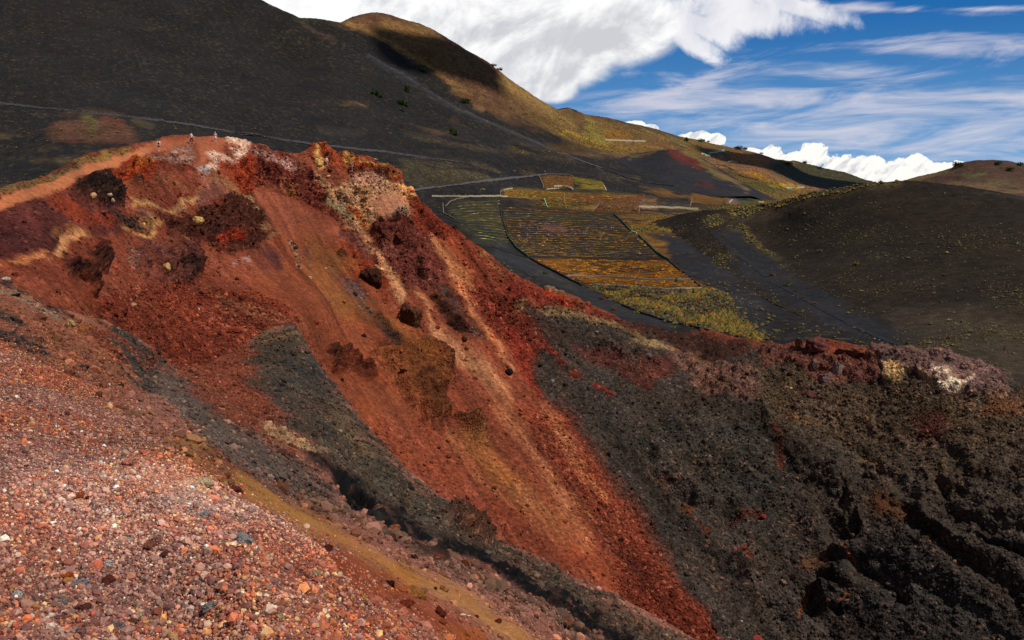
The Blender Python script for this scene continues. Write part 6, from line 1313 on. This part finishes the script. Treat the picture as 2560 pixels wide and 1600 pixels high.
# ------------------------------------------------------------------ clouds that stand out of frame and shade the slopes
M_CLOUD = plain_mat('cloud_vapour', (240,240,242), 1.0, .01, .03)
def cloud(px, py, depth_patch, dist, rx, ry, seed):
    p = depth_patch.pt(px, py) + SUN * dist
    V, Fa = ico(5); V = V * (1 + .32 * fbm(V * 1.0 + seed, 1.3, 5, .55, seed)[:, None]) * np.array([rx, ry, min(rx, ry) * .35])
    o = tag(link('cloud', mesh_from('cloud', V, Fa), M_CLOUD), kind='structure'); o.location = p
cloud(1085, 128, VALLEY, 3000, 78, 60, 3)
cloud(1180, 165, VALLEY, 2900, 48, 44, 5)
cloud(2030, 452, VALLEY, 3000, 200, 250, 8)
# ================================================================== SKY AND SUN
w = bpy.data.worlds.new('World'); SC.world = w; w.use_nodes = True
w.cycles.sampling_method = 'MANUAL'; w.cycles.sample_map_resolution = 256
nt = w.node_tree; L = nt.links; nt.nodes.clear()
out = nt.nodes.new('ShaderNodeOutputWorld'); bg = nt.nodes.new('ShaderNodeBackground'); L.new(bg.outputs[0], out.inputs[0])
bg.inputs['Strength'].default_value = 0.10
sky = nt.nodes.new('ShaderNodeTexSky'); sky.sky_type = 'NISHITA'; sky.sun_disc = False
sky.sun_elevation = SUN_EL; sky.sun_rotation = math.atan2(SUN.x, SUN.y); sky.altitude = 500; sky.air_density = 1.0; sky.dust_density = 0.3; sky.ozone_density = 3.0
def val(x):
    return x
def mth(op, a, b=None, c=None, clamp=False):
    n = nt.nodes.new('ShaderNodeMath'); n.operation = op; n.use_clamp = clamp
    for i, x in enumerate((a, b, c)):
        if x is None: continue
        if isinstance(x, (int, float)): n.inputs[i].default_value = x
        else: L.new(x, n.inputs[i])
    return n.outputs[0]
def smooth(lo, hi, x):
    n = nt.nodes.new('ShaderNodeMapRange'); n.interpolation_type = 'SMOOTHSTEP'
    n.inputs['From Min'].default_value = lo; n.inputs['From Max'].default_value = hi; L.new(x, n.inputs['Value']); return n.outputs['Result']
def mixc(f, a, b):
    n = nt.nodes.new('ShaderNodeMix'); n.data_type = 'RGBA'
    if isinstance(f, (int, float)): n.inputs['Factor'].default_value = f
    else: L.new(f, n.inputs['Factor'])
    for k, x in ((6, a), (7, b)):
        if isinstance(x, tuple): n.inputs[k].default_value = (*x, 1)
        else: L.new(x, n.inputs[k])
    return n.outputs[2]
tc = nt.nodes.new('ShaderNodeTexCoord'); sx = nt.nodes.new('ShaderNodeSeparateXYZ'); L.new(tc.outputs['Generated'], sx.inputs[0])
dx, dyy, dzz = sx.outputs
az = mth('ARCTAN2', dx, dyy); el = mth('ARCSINE', dzz)          # bearing and height above the horizon, radians
def noise(sa, se, scale, detail=6, rough=.6, dist=0.0, shear=0.0, off=0.0, offe=0.0):
    cx = nt.nodes.new('ShaderNodeCombineXYZ')
    L.new(mth('MULTIPLY_ADD', az, sa, off), cx.inputs[0]); L.new(mth('MULTIPLY_ADD', mth('MULTIPLY_ADD', az, -shear, el), se, offe), cx.inputs[1])
    n = nt.nodes.new('ShaderNodeTexNoise'); n.inputs['Scale'].default_value = scale; n.inputs['Detail'].default_value = detail; n.inputs['Roughness'].default_value = rough; n.inputs['Distortion'].default_value = dist
    L.new(cx.outputs[0], n.inputs['Vector']); return n.outputs['Fac']
def skydir(px, py):
    u, y, z = ray(px, py); l = math.sqrt(u * u + y * y + z * z); return math.atan2(u, y), math.asin(z / l)
def blob(px, py, rx, ry, rot=0.0):
    a, e = skydir(px, py); ra, re = rx / F, ry / F
    da = mth('SUBTRACT', az, a); de = mth('SUBTRACT', el, e); c, s_ = math.cos(rot), math.sin(rot)
    p = mth('DIVIDE', mth('MULTIPLY_ADD', da, c, mth('MULTIPLY', de, -s_)), ra); q = mth('DIVIDE', mth('MULTIPLY_ADD', da, s_, mth('MULTIPLY', de, c)), re)
    return mth('SUBTRACT', 1.0, mth('SQRT', mth('ADD', mth('MULTIPLY', p, p), mth('MULTIPLY', q, q))))
def union(bs):
    r = bs[0]
    for b in bs[1:]: r = mth('MAXIMUM', r, b)
    return r
# clear blue, deeper with height
hs = nt.nodes.new('ShaderNodeHueSaturation'); hs.inputs['Saturation'].default_value = .75; hs.inputs['Value'].default_value = .6; L.new(sky.outputs[0], hs.inputs['Color'])
g = smooth(-0.01, 0.20, el)
blue = mixc(g, (1.5, 3.7, 6.7), (0.10, 1.3, 4.1))
front = smooth(-0.2, 0.4, dyy)
base = mixc(mth('MULTIPLY', front, smooth(0.9, 0.35, el)), hs.outputs[0], blue)
# cirrus: long streaks, thin veils
n1 = noise(1.6, 8.0, 5.0, 7, .62, 1.1, .06); n2 = noise(1.0, 13.0, 4.0, 6, .6, .8, -.05, 3.0); n3 = noise(6, 60, 3.0, 4, .6, .3, .08, 7.0)
veil = union([blob(2250, 330, 900, 120, .03), blob(1750, 215, 420, 50, -.12), blob(2150, 190, 330, 60, .05), blob(2350, 120, 330, 34, .04), blob(2560, 240, 500, 60, .1), blob(1600, 270, 380, 60, .05), blob(2150, 20, 330, 14, .1), blob(2450, 22, 220, 10, .06), blob(2100, 260, 700, 60, .12)])
cir = mth('ADD', mth('MULTIPLY', veil, .75), mth('ADD', mth('MULTIPLY_ADD', n1, 2.2, -1.1), mth('MULTIPLY_ADD', n2, .9, -.45)))
cir = mth('ADD', cir, mth('MULTIPLY_ADD', n3, .35, -.17))
cirm = mth('MULTIPLY', smooth(.06, 1.05, cir), .80)
else_c = mth('MULTIPLY', smooth(.55, .8, noise(2, 5, 2.2, 6, .6, .4)), mth('MULTIPLY', .55, smooth(.2, .5, el)))
c1 = mixc(mth('MAXIMUM', cirm, else_c), base, (7.0, 6.8, 7.6))
# wispy tail of the big cloud
nw = noise(1, 1, 16, 8, .65, .6, -.3, 5.0)
tail = union([blob(1840, 30, 230, 60, .12), blob(1720, 95, 100, 40, .62), blob(1745, 60, 140, 50, .25), blob(1960, 10, 160, 34, .28)])
tm = smooth(.0, .55, mth('ADD', tail, mth('MULTIPLY_ADD', nw, 1.7, -.85)))
c2 = mixc(mth('MULTIPLY', tm, .9), c1, mixc(smooth(.3, .7, nw), (7.6, 7.6, 8.2), (10.2, 10.0, 10.0)))
# large cumulus bank behind the volcano
nb1 = noise(1, 1.15, 7, 7, .58, .35); nb2 = noise(1, 1.6, 15, 9, .62, .3, 0, 2.0); nb3 = noise(1, 1.4, 4.0, 4, .5, .4, 0, 11.0)
bank = union([blob(1000, -60, 560, 180), blob(1420, 20, 300, 170), blob(1340, 140, 220, 110), blob(1380, 215, 80, 45), blob(1560, 60, 180, 110), blob(750, 0, 300, 120), blob(1180, 100, 260, 160), blob(300,-300,900,320)])
bm = mth('ADD', mth('MULTIPLY', bank, 1.5), mth('ADD', mth('MULTIPLY_ADD', nb1, 1.1, -.62), mth('MULTIPLY_ADD', nb2, .6, -.3)))
bmask = smooth(-.10, .38, bm)
lit = mth('ADD', mth('MULTIPLY_ADD', nb3, 3.0, -.95), mth('MULTIPLY_ADD', nb2, 1.5, -.75))
emb = mth('SUBTRACT', noise(1, 1.3, 11, 6, .6, .4, .3), noise(1, 1.3, 11, 6, .6, .4, .3 + .018, offe=.022))
lit = mth('MULTIPLY_ADD', emb, 4.0, lit)
shade_zone = union([blob(1060, 70, 330, 120, -.05), blob(1330, 115, 200, 50, -.1), blob(1500, 100, 120, 30)])
lit = mth('SUBTRACT', lit, mth('MULTIPLY', smooth(-.2, 1.0, shade_zone), .5))
bcol = mixc(smooth(-.45, .75, lit), (6.2, 6.3, 6.7), (10.2, 10.2, 10.2))
c3 = mixc(bmask, c2, bcol)
# row of bright cumulus along the horizon
nc1 = noise(1, 1, 60, 6, .6, .3, 0, 4.0); nc2 = noise(1, 1.3, 26, 5, .55, .2, 0, 9.0)
row = union([blob(1935, 398, 42, 42), blob(1990, 415, 80, 46), blob(2030, 392, 46, 40), blob(2105, 432, 80, 44), blob(2165, 420, 50, 36), blob(2205, 447, 90, 40), blob(2285, 418, 46, 36), blob(2345, 436, 60, 28), blob(2392, 424, 30, 22), blob(1740, 345, 55, 22), blob(1780, 350, 46, 18), blob(1590, 316, 38, 16), blob(1625, 320, 30, 14), blob(1870, 400, 60, 34), blob(2100, 470, 260, 60), blob(1700,372,120,20)])
rm = mth('ADD', mth('MULTIPLY', row, 1.4), mth('ADD', mth('MULTIPLY_ADD', nc1, 1.5, -.95), mth('MULTIPLY_ADD', nc2, 1.2, -.6)))
rmask = smooth(-.02, .10, rm)
remb = mth('SUBTRACT', noise(1, 1.2, 36, 5, .58, .3, .7), noise(1, 1.2, 36, 5, .58, .3, .7 + .006, offe=.007))
rlit = mth('ADD', mth('MULTIPLY_ADD', nc2, 1.6, -.35), mth('MULTIPLY_ADD', nc1, 1.0, -.5))
rcol = mixc(smooth(-.45, .55, mth('MULTIPLY_ADD', remb, 6.0, rlit)), (6.6, 6.7, 7.1), (10.2, 10.0, 9.5))
c4 = mixc(mth('MULTIPLY', rmask, front), c3, rcol)
L.new(mixc(front, c1, c4), bg.inputs['Color'])

sl = bpy.data.lights.new('sun', 'SUN'); sl.energy = 3.7; sl.angle = math.radians(.53); sl.color = (1.0, .955, .88)
so = bpy.data.objects.new('sun', sl); COL.objects.link(so); so.rotation_euler = SUN.to_track_quat('Z', 'Y').to_euler()
vs = SC.view_settings; vs.view_transform = 'Standard'; vs.look = 'None'; vs.exposure = 0.0; vs.gamma = 1.0
SC.cycles.max_bounces = 4; SC.cycles.diffuse_bounces = 2; SC.cycles.use_denoising = True
